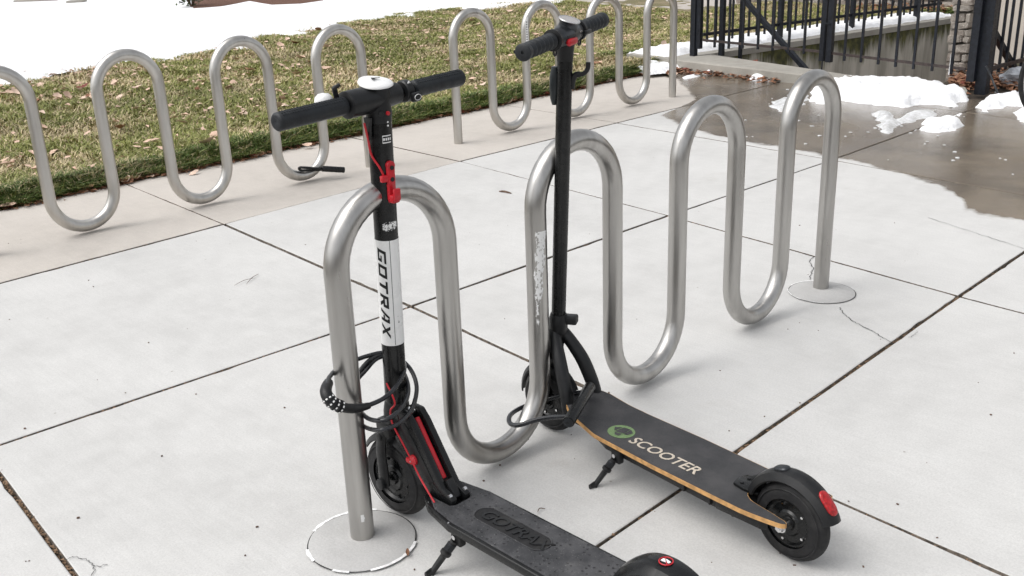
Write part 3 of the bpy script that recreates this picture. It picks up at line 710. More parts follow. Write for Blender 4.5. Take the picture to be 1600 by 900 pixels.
def where(x, y):
    d = np.array([x, y, .05])-CAM; k = d@_fw; u = 800+FPX*(d@CR)/k
    row = 'by the paving' if y < 5.2 else ('mid lawn' if y < 7.2 else 'by the snow')
    best = None
    for org, ang, nm in (((.2844, 3.2923), -.0075, 'left'), ((3.4201, 3.3164), -.0525, 'right')):
        for i in range(4):
            for j, kind in ((.5, 'under'), (1.5, 'after')):
                if i == 3 and j == 1.5: continue
                xx = (2*i+j)*.3329; p_ = np.array([org[0]+xx*math.cos(ang), org[1]+xx*math.sin(ang), .45])-CAM; uu = 800+FPX*(p_@CR)/(p_@_fw)
                if best is None or abs(uu-u) < best[0]: best = (abs(uu-u), ('through' if kind == 'under' else 'right of'), ORD[i], nm)
    return f'{row}, {best[1]} {best[2]} arch of {best[3]} lawn rack'
def lawn_spot(lo, hi):
    while True:
        x = rnd.uniform(.3, 11); y = float(lawn_edge(np.array(x)))+rnd.uniform(lo, hi)
        if in_view(np.array([x]), np.array([y]))[0] and snow_field(np.array(x), np.array(y)) < .0 and rnd.random() < (1.0 if x < 5 else .45): return x, y
def lz(x, y): return float(lawn_z(np.array(x), np.array(y)))
for k in range(138):
    x, y = lawn_spot(.15, 5.5); kd = 0 if rnd.random() < .86 else (1 if rnd.random() < .7 else 2)
    put_leaf(x, y, lz(x, y)+.046, kd, rnd.uniform(.06, .14), ['pale', 'brown', 'red'][kd]+' leaf '+where(x, y), 'leaves on the lawn')
for k in range(95):
    x = rnd.uniform(.5, 7.0); y = float(lawn_edge(np.array(x)))-rnd.uniform(.0, .07)
    kd = 1 if rnd.random() < .5 else (0 if rnd.random() < .7 else 2)
    put_leaf(x, y, .012, kd, rnd.uniform(.035, .085), ['pale', 'brown', 'red'][kd]+' leaf on the lawn edge'+where(x, y)[13:], 'leaves along the lawn edge')
for a, b, s_ in ((375, 236, .11), (12, 322, .10), (302, 330-62, .07), (500, 225, .07), (480, 228, .07)):
    q_ = atz(a, b, .02); put_leaf(q_[0], q_[1], .02, 0, s_, 'large pale curled leaf on the edge of the tan paving', 'large leaves on the edge')
for k in range(60):
    if rnd.random() < .6: q_ = atz(rnd.uniform(1050, 1250), 0, 0); q_ = atz(rnd.uniform(1040, 1190), rnd.uniform(104, 122), 0)
    else: q_ = atz(rnd.uniform(1490, 1530), rnd.uniform(128, 140), 0)
    kd = rnd.choice((1, 1, 2, 0)); put_leaf(q_[0], q_[1], .015+rnd.random()*.03, kd, rnd.uniform(.05, .10), ['pale leaf in the litter at the foot of the curb', 'brown leaf in the litter at the foot of the curb', 'dark red leaf in the litter at the foot of the curb'][kd], 'leaf litter by the curb')
q_ = atz(1168, 122); put_leaf(q_[0], q_[1]-.05, .03, 2, .10, 'upright dark red leaf between the snow strips at the curb', None)
q_ = atz(637, 865, .006); o = put_leaf(q_[0], q_[1], .009, 1, .030, 'tiny rusty leaf on the ring of the near post footing', None); o.rotation_euler = (0, 0, .9); o.scale = (.032, .014, .01)
# leaf crumbs filling the gutter between lawn and paving, and the litter right of the gate post
mb = MB(); rnd = random.Random(8)
def crumbs(n, fx_):
    for k in range(n):
        x, y, z, s_ = fx_(); an = rnd.uniform(0, 6.28); ca, sa = math.cos(an)*s_, math.sin(an)*s_; t_ = rnd.uniform(.3, .7); u_ = rnd.uniform(-.4, .6)*s_
        mb.add([(x+ca, y+sa, z+u_), (x-sa*t_, y+ca*t_, z+rnd.uniform(0, .5)*s_), (x-ca, y-sa, z), (x+sa*t_, y-ca*t_, z+rnd.uniform(0, .5)*s_)], [(0, 1, 2), (0, 2, 3)])
def f_edge():
    x = rnd.uniform(.2, 7.0); return x, float(lawn_edge(np.array(x)))-rnd.gauss(.03, .025), rnd.uniform(0, .015), rnd.uniform(.006, .022)
crumbs(2600, f_edge)
def f_gate():
    q_ = atz(rnd.uniform(1485, 1640), rnd.gauss(128, 6)); return q_[0], q_[1], rnd.uniform(-.01, .05), rnd.uniform(.015, .05)
crumbs(900, f_gate)
def f_curb():
    q_ = atz(rnd.uniform(1000, 1230), 0); xx = rnd.uniform(1000, 1220); q_ = atz(xx, 108+(xx-1060)*.10+rnd.gauss(2, 3)); return q_[0], q_[1], rnd.uniform(0, .03), rnd.uniform(.012, .04)
crumbs(1000, f_curb)
def f_wall():
    return rnd.uniform(12.4, 13.3), rnd.uniform(3.8, 5.2), rnd.uniform(.06, .12), rnd.uniform(.02, .06)
crumbs(300, f_wall)
tag(mb.build('leaf_litter', M_leafs[1]), 'crumbled brown leaf litter along the lawn edge and the gate foot', 'leaf litter', kind='stuff')
mb = MB()
def f_lawn():
    while True:
        x = rnd.uniform(.3, 11.5); y = float(lawn_edge(np.array(x)))+rnd.uniform(.1, 6.0)
        if snow_field(np.array(x), np.array(y)) < .25 and vnoise(np.array(x*1.1), np.array(y*1.1)) > rnd.random()*.8: return x, y, lz(x, y)+rnd.uniform(.03, .055), rnd.uniform(.012, .040)
crumbs(1900, f_lawn)
tag(mb.build('leaf_fragments', M_leafs[0]), 'broken pieces of pale dry leaves in the lawn', 'leaf litter', kind='stuff')
#SPLIT3#
# ================================================================== BIKE RACKS
S, HT, ZB, TR = .3329, .8661, .0403, .03015
def rack_path():
    P = []; r = S/2
    def arc(cx, cz, a0, a1, n=22):
        for k in range(n+1):
            a = a0+(a1-a0)*k/n; P.append((cx+r*math.cos(a), 0, cz+r*math.sin(a)))
    P.append((0, 0, -.06)); P.append((0, 0, .004))
    for z in np.linspace(.1, HT-r-.03, 4): P.append((0, 0, z))
    for k in range(4):
        arc((2*k+.5)*S, HT-r, math.pi, 0)
        if k < 3:
            for z in np.linspace(HT-r-.06, ZB+r+.06, 4): P.append(((2*k+1)*S, 0, z))
            arc((2*k+1.5)*S, ZB+r, math.pi, 2*math.pi)
            for z in np.linspace(ZB+r+.06, HT-r-.06, 4): P.append(((2*k+2)*S, 0, z))
    for z in np.linspace(HT-r-.06, .1, 4): P.append((7*S, 0, z))
    P.append((7*S, 0, .004)); P.append((7*S, 0, -.06))
    return P
def rack(org, ang, label, mat):
    root = empty('bike_rack', (org[0], org[1], 0), ang, label, 'bike rack', 'wave bike racks')
    mb = MB(); mb.tube(rack_path(), TR, 28); mb.build('bent_tube', mat, root, 60); return root
rackM = rack((0, 0), 0, 'steel wave bike rack in the foreground with both scooters locked to it', M_steel)
rackL = rack((.2844, 3.2923), -.0075, 'steel wave bike rack at the lawn on the left with a black lock', M_steel2)
rackR = rack((3.4201, 3.3164), -.0525, 'steel wave bike rack at the lawn behind the tall wooden deck scooter', M_steel2)
def wrap_patch(root, name, mat, vx, zfun, th0, th1, z0, z1, keep, nz=60, nt_=26, r=TR+.0005):
    vs = []; fs = []
    for i in range(nz+1):
        for j in range(nt_+1):
            a = th0+(th1-th0)*j/nt_; z = z0+(z1-z0)*i/nz; vs.append((vx+r*math.cos(a), r*math.sin(a), z))
    for i in range(nz):
        for j in range(nt_):
            if keep((j+.5)/nt_, (i+.5)/nz): fs.append((i*(nt_+1)+j, i*(nt_+1)+j+1, (i+1)*(nt_+1)+j+1, (i+1)*(nt_+1)+j))
    mb = MB(); mb.add(vs, fs); return mb.build(name, mat, root, 60)
def keep_res(u, v):
    lo = .08+.22*max(0, v-.55)*1.6+.05*math.sin(v*31); hi = .22+.74*max(0, v-.12)**.8+.05*math.sin(v*20)
    n = mnoise.noise(Vector((u*8, v*24, 1)))+.7*mnoise.noise(Vector((u*22, v*62, 5)))
    e = min(u-lo, hi-u)
    return e > 0 and n > (.25 if v < .30 else -.02)-min(.45, e*2.0)
wrap_patch(rackM, 'sticker_residue', M_wht, 2*S, None, R(-158), R(-62), .37, .650, keep_res, 110, 40)
wrap_patch(rackR, 'sticker', M_wht, 2*S, None, R(-128), R(-88), .60, .80, lambda u, v: True, 8, 8)
mb = MB()
for k in range(9):
    a0 = R(-112); r_ = TR+.0011; z = .62+.017*k
    mb.add([(2*S+r_*math.cos(a0+dt), r_*math.sin(a0+dt), z+dz) for dt, dz in ((-.14, 0), (.14, 0), (.14, .008), (-.14, .008))], [(0, 1, 2, 3)])
mb.build('print', M_dark, rackR)
# worn bright spot near the foot of the near post
wrap_patch(rackM, 'scuff', M_wht, 0, None, R(-128), R(-108), .058, .085, lambda u, v: (u-.5)**2+(v-.5)**2 < .16+.06*math.sin(9*u), 8, 8, TR+.0003)
#SPLIT4#
# ================================================================== SCOOTERS
def arc_shell(mb, c, r_in, r_out, a0, a1, half, n=28, crown=.006):
    # curved mudguard in the local x-z plane, half = half width as function of t
    vs = []; m_ = 7
    for i in range(n+1):
        t = i/n; a = a0+(a1-a0)*t; hw = half(t) if callable(half) else half
        ring = []
        for k in range(m_):
            s_ = -1+2*k/(m_-1); ring.append((s_*hw, r_out+crown*(1-s_*s_)-(.010 if abs(s_) > .99 else 0)))
        for k in range(m_-1, -1, -1):
            s_ = -1+2*k/(m_-1); ring.append((s_*(hw-.003), r_in+crown*(1-s_*s_)-(.010 if abs(s_) > .99 else 0)))
        for y, rr in ring: vs.append((c[0]+rr*math.cos(a), c[1]+y, c[2]+rr*math.sin(a)))
    M_ = 2*m_; fs = [(i*M_+k, i*M_+(k+1) % M_, (i+1)*M_+(k+1) % M_, (i+1)*M_+k) for i in range(n) for k in range(M_)]
    fs += [tuple(range(M_)), tuple(n*M_+k for k in range(M_))]
    return mb.add(vs, fs)
def wheel(root, c, Rr, tw, rim, yaw=0.0, bolts=6, nut=True, bmat=None):
    ax = Vector((math.sin(-yaw), math.cos(yaw), 0)); c = Vector(c)
    hub = MB(); hub.lathe([(0, tw*.50), (.016, tw*.50), (.018, tw*.40), (rim*.45, tw*.44), (rim*.52, tw*.34), (rim*.78, tw*.30), (rim*.86, tw*.42), (rim, tw*.40), (rim, -tw*.40), (rim*.86, -tw*.42), (rim*.78, -tw*.30), (rim*.52, -tw*.34), (rim*.45, -tw*.44), (.018, -tw*.40), (.016, -tw*.5), (0, -tw*.5)], c, ax, 40)
    w_ = hub.build('wheel', M_blkp, root)
    prof = []
    for k in range(19):
        a = math.pi*(k/18)*1.16-.08*math.pi
        prof.append(((rim+.002)+(Rr-rim-.002)*max(-.08, math.sin(a))**.85 if math.sin(a) > 0 else rim-.002, tw/2*math.cos(a)))
    prof[9] = (Rr-.0002, 0)
    t_ = MB(); t_.lathe(prof, c, ax, 64)
    for sg_ in (-1, 1):
        t_.lathe([(rim+(Rr-rim)*.55, sg_*tw*.492), (rim+(Rr-rim)*.60, sg_*tw*.512), (rim+(Rr-rim)*.65, sg_*tw*.47)], c, ax, 64)
    t_.build('tyre', M_rub, w_)
    for k in range(bolts):
        a = 2*math.pi*(k+.3)/bolts; X = Vector((0, 0, 1)); Yv = ax.cross(X)
        for s_ in (1, -1):
            b_ = MB(); q_ = c+(X*math.cos(a)+Yv*math.sin(a))*rim*.74; b_.rod(q_+ax*(s_*tw*.28), q_+ax*(s_*tw*.40), .0035, 8); b_.build('bolt', bmat or M_chr, w_)
    if nut:
        for s_ in (1, -1):
            b_ = MB(); b_.rod(c+ax*(s_*tw*.3), c+ax*(s_*(tw*.5+.034)), .005, 10); b_.rod(c+ax*(s_*(tw*.5+.022)), c+ax*(s_*(tw*.5+.030)), .0105, 6); b_.rod(c+ax*(s_*(tw*.5+.018)), c+ax*(s_*(tw*.5+.0215)), .014, 18); b_.build('axle_nut', M_chr, w_)
    return w_
def flat_text(root, name, s, size, origin, xd, yd, nz, mat, shear=0.0, bold=0.0, parent=None, thick=.0, zfun=None, sx=1.0):
    bm = text_geo(s, size, shear, bold); o3 = Vector(origin); xd = Vector(xd); yd = Vector(yd); nz = Vector(nz)
    bm.verts.index_update(); mb = MB()
    V = [o3+xd*(v.co.x*sx)+yd*v.co.y+nz*(.0012) for v in bm.verts]
    if zfun: V = [Vector((v.x, v.y, zfun(v.x)+.0014)) for v in V]
    F = [[v.index for v in f.verts] for f in bm.faces]; mb.add(V, F)
    if thick:
        n = len(V); E = [e for e in bm.edges if len(e.link_faces) == 1]
        mb.v = []; mb.f = []; mb.add([v+nz*thick for v in V]+[v-nz*.001 for v in V], [list(f) for f in F]+[[e.verts[0].index, e.verts[1].index, e.verts[1].index+n, e.verts[0].index+n] for e in E])
    bm.free(); return mb.build(name, mat, parent or root)
BLOCK = {'G': [(0, 0, .24, 1), (.24, .78, .95, 1), (.24, 0, .95, .22), (.71, .22, .95, .52), (.45, .38, .71, .52)],
         'O': [(0, 0, .24, 1), (.71, 0, .95, 1), (.24, .78, .71, 1), (.24, 0, .71, .22)],
         'T': [(0, .78, .95, 1), (.34, 0, .60, .78)],
         'R': [(0, 0, .24, 1), (.24, .78, .95, 1), (.71, .58, .95, .78), (.24, .38, .95, .58), [(.42, .38), (.70, .38), (1.0, 0), (.70, 0)]],
         'A': [[(0, 0), (.25, 0), (.62, 1), (.40, 1)], (.72, 0, .95, 1), (.62, .78, .72, 1), (.45, .28, .72, .46)],
         'X': [[(0, 0), (.28, 0), (.62, .5), (.34, .5)], [(.34, .5), (.62, .5), (1.0, 1), (.72, 1)], [(.0, 1), (.28, 1), (.50, .66), (.38, .46)], [(.72, 0), (1.0, 0), (.58, .54), (.48, .34)]]}
def block_text(s, size, shear=.25, wid=.95, gap=.16):
    bm = bmesh.new(); x = 0.0
    for ch in s:
        for q_ in BLOCK[ch]:
            P = [(q_[0], q_[1]), (q_[2], q_[1]), (q_[2], q_[3]), (q_[0], q_[3])] if isinstance(q_, tuple) else q_
            bm.faces.new([bm.verts.new(((x+(a+b*shear)*wid)*size, b*size, 0)) for a, b in P])
        x += wid+gap
    return bm
def wrap_text(root, name, s, size, base, axis, r, a_start, mat, shear=.18, bold=0.0, parent=None, sx=1.0, block=False):
    """text running down along a tube: text x -> axis, text y -> round the tube (towards larger angle)"""
    bm = block_text(s, size, shear) if block else text_geo(s, size, shear, bold, 1.02)
    ys = [v.co.y for v in bm.verts]
    for y in np.arange(min(ys)+.0015, max(ys), .0028):
        bmesh.ops.bisect_plane(bm, geom=bm.verts[:]+bm.edges[:]+bm.faces[:], plane_co=(0, y, 0), plane_no=(0, 1, 0))
    bmesh.ops.triangulate(bm, faces=bm.faces[:]); bm.verts.index_update()
    A = Vector(axis).normalized(); ref = Vector((1, 0, 0)); X = (ref-A*ref.dot(A)).normalized(); Y = Vector((0, 1, 0)); b0 = Vector(base); mb = MB()
    V = []
    for v in bm.verts:
        a = a_start+v.co.y/r; V.append(b0+A*(v.co.x*sx)+X*(r*math.cos(a))+Y*(r*math.sin(a)))
    mb.add(V, [[v.index for v in f.verts] for f in bm.faces]); bm.free(); return mb.build(name, mat, parent or root)

# ---------------------------------------------------------------- scooter with the white wrap
o1 = np.array([.14, -.24]); rz1 = math.atan2(1, .02)
s1 = empty('electric_scooter', (o1[0], o1[1], 0), rz1, 'black electric scooter with white lettered wrap and red cables, nearest the camera', 'scooter', 'parked electric scooters')
wheel(s1, (.258, .004, .108), .108, .050, .070, yaw=R(4), bmat=M_blk, nut=False)
FA = Vector((.258, .004, .108))
# fork
for sg in (1, -1):
    mb = MB(); P = spline([(.262, sg*.046, .098), (.262, sg*.047, .14), (.262, sg*.048, .20), (.256, sg*.044, .245), (.248, sg*.030, .268)], 6)
    for i in range(len(P)-1):
        pass
    mb.tube(P, [.019-.004*i/(len(P)-1) for i in range(len(P))], 12, squash=.55); a_ = mb.build('fork_arm', M_blk, s1)
    mb = MB(); mb.rod((.262, sg*.050, .103), (.262, sg*.064, .103), .015, 18, bev=.003); mb.build('axle_cap', M_blk, a_)
    mb = MB(); mb.rod((.258, sg*.046, .238), (.258, sg*.058, .238), .010, 16, bev=.003); mb.build('bolt_cap', M_blk, a_)
mb = MB(); mb.box((.250, 0, .262), (.055, .10, .045), .010); mb.build('fork_crown', M_blk, s1)
mb = MB(); arc_shell(mb, FA, .1155, .119, R(35), R(168), lambda t: .030-.008*t*t, 22); mb.build('front_mudguard', M_blk, s1)
# stem: lower sleeve, main tube, wrap
B0 = Vector((.247, .0, .27)); T0 = Vector((.223, .0, 1.045)); AX = (T0-B0).normalized(); SR = .0280
def stem_at(z): return B0+AX*((z-B0.z)/AX.z)
mb = MB(); mb.rod(B0, T0, SR, 40); stem = mb.build('stem', M_blkp, s1, 50)
mb = MB(); mb.tube([stem_at(.268), stem_at(.30), stem_at(.325), stem_at(.33)], [.034, .034, .030, .0265], 32); mb.build('stem_socket', M_blk, s1)
mb = MB(); mb.tube([stem_at(.487), stem_at(.755)], SR+.0007, 44, cap=False); wrap = mb.build('white_wrap', M_wht, s1)
# direction of the camera seen from the stem, in local angle
cl = math.atan2(CAM[1]-.0, CAM[0]-.145)-rz1
wrap_text(s1, 'lettering', 'GOTRAX', .0225, stem_at(.738), -AX, SR+.0013, cl-R(52), M_dark, .30, 0, wrap, sx=1.52, block=True)
mb = MB(); a_ = cl+R(12); r_ = SR+.0011; q0, q1 = stem_at(.488), stem_at(.754)
dv_ = lambda a: Vector((math.cos(a)*r_, math.sin(a)*r_, 0))
mb.add([q0+dv_(a_-.02), q0+dv_(a_+.02), q1+dv_(a_+.02), q1+dv_(a_-.02)], [(0, 1, 2, 3)]); mb.build('wrap_seam', M_blk, wrap)
def stem_patch(name, mat, a0, a1, z0, z1, keep, par, r=SR+.0012, nz=30, na=24):
    vs = []; fs = []
    for i in range(nz+1):
        c_ = stem_at(z0+(z1-z0)*i/nz)
        for j in range(na+1): a = a0+(a1-a0)*j/na; vs.append(c_+Vector((math.cos(a)*r, math.sin(a)*r, 0)))
    for i in range(nz):
        for j in range(na):
            if keep((j+.5)/na, (i+.5)/nz): fs.append((i*(na+1)+j, i*(na+1)+j+1, (i+1)*(na+1)+j+1, (i+1)*(na+1)+j))
    mb = MB(); mb.add(vs, fs); return mb.build(name, mat, par)
nz_ = lambda u, v, s_: mnoise.noise(Vector((u*7, v*11, s_)))+.6*mnoise.noise(Vector((u*17, v*24, s_)))
stem_patch('scuff', M_blk, cl+R(22), cl+R(62), .513, .575, lambda u, v: nz_(u, v, 2) > .42+abs(u-.55)+.5*abs(v-.6), wrap)
stem_patch('sticker_residue', M_wht, cl-R(15), cl+R(58), .778, .800, lambda u, v: nz_(u, v, 7) > -.25+2.4*max(0, abs(v-.5-.25*(u-.5))-.22)+.8*max(0, .2-u), stem)
stem_patch('info_label', M_wht, cl+R(8), cl+R(52), .985, 1.003, lambda u, v: (u < .06 or v < .12 or v > .88) or (abs(v-.5) < .16 and (int(u*12) % 3 != 0)), stem)
# red hook bracket
hk = MB(); rb = stem_at(.88); da = cl+R(34); D = Vector((math.cos(da), math.sin(da), 0)); Tn = Vector((-D.y, D.x, 0)); Mh = Matrix((Tn, D, AX)).transposed()
hk.box(stem_at(.893)+D*(SR+.004), (.021, .012, .085), .005, Mh); hk.rod(stem_at(.934)+D*(SR-.002), stem_at(.934)+D*(SR+.0098), .0104, 20, bev=.002)
hk.box(stem_at(.857)+D*(SR+.012), (.022, .022, .020), .005, Mh); hk.box(stem_at(.868)+D*(SR+.024), (.019, .009, .030), .004, Mh)
hook = hk.build('hook_bracket', M_red, s1)
for z in (.929, .902):
    mb = MB(); mb.rod(stem_at(z)+D*(SR+.0085), stem_at(z)+D*(SR+.0118), .0052, 12); mb.build('screw', M_blk, hook)
mb = MB(); mb.box(stem_at(.905)+D*(SR+.002)-Tn*(-.0)+Tn*(-.016), (.020, .012, .016), .003, Mh); mb.build('cable_clip', M_red, hook)
lf = cl-R(45); DL = Vector((math.cos(lf), math.sin(lf), 0))
mb = MB(); mb.tube(spline([stem_at(1.035)+DL*(SR+.020), stem_at(1.00)+DL*(SR+.012), stem_at(.96)+DL*(SR+.004)+Vector((0, 0, 0)), stem_at(.93)+Vector((math.cos(cl-R(10)), math.sin(cl-R(10)), 0))*(SR+.004), stem_at(.905)+Vector((math.cos(cl+R(8)), math.sin(cl+R(8)), 0))*(SR+.005)], 8), .0026, 8); mb.build('red_cable', M_red, s1)
mb = MB(); mb.prism([(-.012, 0), (.012, 0), (.004, -.05), (-.002, -.05)], -.003, .003, 'y')
mb.v = [tuple(Vector((v[0], v[1], v[2]))+stem_at(1.045)+DL*(SR+.008)) for v in mb.v]; mb.build('cable_sleeve', M_blk, s1)
# head and handlebar
HC = Vector((.228, 0, 1.083)); pr = R(5.2); RT = Vector((math.sin(pr), -math.cos(pr), .030)).normalized(); FWD = Vector((math.cos(pr), math.sin(pr), 0)); UPV = RT.cross(FWD)*1.0
if UPV.z < 0: UPV = -UPV
mb = MB(); mb.tube([stem_at(1.03), stem_at(1.05), HC+Vector((0, 0, -.008)), HC+Vector((0, 0, .008)), HC+Vector((.004, 0, .0225))], [SR+.0002, SR+.002, .031, .0335, .031], 32); head = mb.build('stem_head', M_blk, s1)
mb = MB(); mb.tube([HC-RT*.092, HC-RT*.090, HC-RT*.04, HC, HC+RT*.03, HC+RT*.062, HC+RT*.064], [.026, .0305, .0305, .031, .027, .0245, .022], 32); mb.build('bar_clamp', M_blk, head)
mb = MB(); mb.rod(HC-RT*.272, HC+RT*.272, .0125, 20); mb.build('handlebar', M_blkp, s1)
for sg, a0, a1 in ((-1, .092, .280), (1, .112, .280)):
    mb = MB(); prof = [(0, .0), (.014, 0), (.0195, .004)]; Lg = a1-a0
    for k in range(13): prof.append((.0198+.0004*(k % 2), .008+(Lg-.020)*k/12))
    prof += [(.0198, Lg-.004), (.0165, Lg), (.012, Lg+.0005), (0, Lg-.002)]
    mb.lathe(prof, HC+RT*(sg*a0), RT*sg, 28); gp = mb.build('grip', M_grip, s1, 45)
    mb = MB(); up_ = (UPV*.9-FWD*.4).normalized(); sd2 = RT.cross(up_)
    for i in range(26):
        for j in (-1, 0, 1):
            d = (up_+sd2*(.35*j)).normalized(); c_ = HC+RT*(sg*(a0+.012+(Lg-.024)*i/25))+d*.0200; mb.box(c_, (.003, .003, .0022), 0, Matrix((RT, RT.cross(d), d)).transposed())
    mb.build('grip_studs', M_grip, gp)
# display cap
mb = MB(); n = 40; vs = []
for (sc, dz) in ((1.0, 0), (1.0, .002), (.95, .0045), (.6, .006)):
    for k in range(n):
        a = 2*math.pi*k/n; x = math.cos(a)*.037*sc; y = math.sin(a)*.042*sc*(1-.15*math.cos(a))
        vs.append(HC+Vector((.002, 0, .0325))+FWD*x+RT*y+UPV*(dz)+Vector((0, 0, .009*math.cos(a)*sc)))
mb.add(vs, [(i*n+k, i*n+(k+1) % n, (i+1)*n+(k+1) % n, (i+1)*n+k) for i in range(3) for k in range(n)]+[tuple(range(n)), tuple(3*n+k for k in range(n))])
cap = mb.build('display_cap', M_wht, head, 40)
mb = MB(); mb.prism([(-.009, -.010), (.010, 0), (-.009, .012), (-.004, .001)], 0, .0012, 'z'); Mx = Matrix((FWD, -RT, UPV)).transposed(); mb.v = [tuple(Mx @ Vector(v)+HC+Vector((.008, 0, .0422))+RT*.004) for v in mb.v]; mb.build('power_button', M_dark, cap)
# throttle on the right, brake lever and bell on the left
mb = MB(); mb.lathe([(.0225, 0), (.0255, .003), (.0255, .019), (.0225, .022), (.013, .022), (.013, 0)], HC+RT*.078, RT, 28, True)
mb.box(HC+RT*.094-FWD*.030-UPV*.012, (.030, .014, .022), .006, Matrix((RT, FWD, UPV)).transposed()); thr = mb.build('throttle', M_blk, s1)
mb = MB(); mb.tube([HC+RT*.094-FWD*.0372-UPV*.012+RT*(.010*math.cos(a))+UPV*(.0065*math.sin(a)) for a in np.linspace(0, 2*math.pi, 17)[:-1]], .0007, 5, closed=True)
for k in range(3):
    a = R(60+30*k); mb.box(HC+RT*(.089)+FWD*(-.0258*math.sin(R(40)+.0))+UPV*.0200+RT*(.006*math.cos(a)), (.0014, .0014, .009), 0, Matrix.Rotation((k-1)*.5, 3, FWD))
mb.build('throttle_emblem', M_wht, thr)
mb = MB(); bc = HC-RT*.125+FWD*.030+UPV*.012; mb.lathe([(.0205, -.004), (.021, .002), (.019, .010), (.012, .0165), (0, .019)], bc, UPV, 28); mb.build('bell', M_wht, s1)
mb = MB(); mb.tube(spline([HC-RT*.102+FWD*.012+UPV*.012, HC-RT*.108+FWD*.010+UPV*.034, HC-RT*.112+FWD*.004+UPV*.042, HC-RT*.102-FWD*.002+UPV*.047], 6), [.006]*12+[.0045]*7, 10); mb.build('bell_lever', M_blk, s1)
mb = MB(); mb.tube(spline([HC-RT*.095+FWD*.016-UPV*.004, HC-RT*.12+FWD*.045-UPV*.012, HC-RT*.18+FWD*.055-UPV*.016, HC-RT*.225+FWD*.050-UPV*.014], 8), .0048, 10, squash=1.3); mb.build('brake_lever', M_blk, s1)
mb = MB(); q_ = stem_at(1.052); Db = Vector((math.cos(cl+R(40)), math.sin(cl+R(40)), 0)); mb.rod(q_+Db*.024, q_+Db*.0335, .0048, 14, bev=.001); mb.build('red_button', M_red, head)
mb = MB(); Dc = Vector((math.cos(cl+R(8)), math.sin(cl+R(8)), 0)); mb.rod(q_+Dc*.024, q_+Dc*.0325, .0062, 14, bev=.001); mb.build('port_plug', M_blk, head)
for dz in (.018, .026):
    mb = MB(); q_ = stem_at(1.05-dz); mb.rod(q_+Db*.022, q_+Db*.0292, .0022, 10); mb.build('indicator_dot', M_wht, head)
# folding neck: two ridged side plates with a red strip between
out = [(.232, .300), (.206, .322), (.172, .322), (.150, .300), (.052, .158), (.016, .142), (.016, .118), (.095, .112), (.160, .170), (.225, .235)]
for sg in (1, -1):
    mb = MB(); mb.prism(out, sg*.012, sg*.030, 'y', .004) if sg > 0 else mb.prism(out, -.030, -.012, 'y', .004); pl = mb.build('neck_plate', M_blkp, s1)
    mb = MB(); mb.prism([(.20, .296), (.180, .296), (.168, .283), (.080, .168), (.115, .155), (.205, .26)], sg*.0305-.0015, sg*.0305+.0015, 'y', .001); mb.build('side_panel', M_blk, pl)
mb = MB(); mb.prism([(.22, .285), (.175, .296), (.060, .140), (.09, .13)], -.0125, .0125, 'y'); mb.build('neck_core', M_blk, s1)
mb = MB(); a, b = Vector((.168, 0, .304)), Vector((.076, 0, .168)); t_ = (b-a).normalized(); n2 = Vector((-t_.z, 0, t_.x)); n2 = n2 if n2.x < 0 else -n2
mb.box((a+b)/2+n2*-.001, (.013, (b-a).length, .010), .003, Matrix((Vector((0, 1, 0)), t_, n2)).transposed()); mb.build('red_strip', M_red, s1)
mb = MB(); mb.box((.196, 0, .312), (.030, .022, .012), .003); mb.build('latch', M_chr, s1)
mb = MB(); mb.box((.050, 0, .150), (.050, .022, .024), .004, Matrix.Rotation(R(-55), 3, 'Y')); mb.build('hinge_block', M_blk, s1)
for y in (-.024, .024):
    mb = MB(); mb.rod((.030, y-.004, .146), (.030, y+.004, .146), .006, 12); mb.build('hinge_bolt', M_chr, s1)
# red brake cable down the left of the neck
mb = MB(); mb.tube(spline([stem_at(.385)+DL*(SR+.003), (.205, .035, .345), (.222, .038, .318), (.215, .040, .285), (.185, .038, .245), (.158, .038, .213)], 8), .0024, 8); mb.build('red_cable', M_red, s1)
mb = MB(); mb.lathe([(0, .010), (.006, .010), (.013, .005), (.014, 0), (0, 0)], (.150, .0325, .205), (0, 1, 0), 20); mb.box((.162, .036, .200), (.024, .010, .014), .004); an = mb.build('cable_anchor', M_red, s1)
mb = MB(); mb.rod((.150, .042, .205), (.150, .0445, .205), .0022, 8); mb.build('screw', M_chr, an)
mb = MB(); mb.tube(spline([(.146, .038, .198), (.118, .042, .172), (.088, .046, .150), (.058, .050, .130)], 8), .0024, 8); mb.build('red_cable', M_red, s1)
# deck
dk = [(.112, .040), (.068, .066), (-.030, .088), (-.45, .090), (-.505, .066), (-.520, .030), (-.520, -.030), (-.505, -.060), (-.45, -.082), (.000, -.082), (.098, -.066), (.128, -.048), (.120, -.030), (.030, -.028), (.022, -.018), (.022, .018), (.030, .028), (.110, .030)]
mb = MB(); mb.prism(dk, .104, .127, 'z', .006, 3); deck = mb.build('deck', M_blkp, s1)
mt = [(.040, .066), (-.035, .078), (-.445, .080), (-.49, .058), (-.50, .03), (-.50, -.03), (-.49, -.055), (-.445, -.072), (-.002, -.072), (.094, -.059), (.116, -.046), (.112, -.036), (.022, -.034), (.012, -.022), (.012, .022), (.020, .034), (.095, .036)]
mb = MB(); mb.prism(mt, .124, .1305, 'z', .0015, 1); mat_o = mb.build('deck_mat', M_mat, deck)
mb = MB(); mb.box((.066, 0, .108), (.09, .054, .02)); mb.build('slot_floor', M_dark, deck)
mb = MB(); mb.prism([(x*1.0, y*.62) for x, y in ((.10, .06), (-.03, .085), (-.45, .085), (-.50, 0), (-.45, -.085), (.0, -.085), (.11, -.05))], .070, .106, 'z', .006); mb.build('battery_box', M_blk, deck)
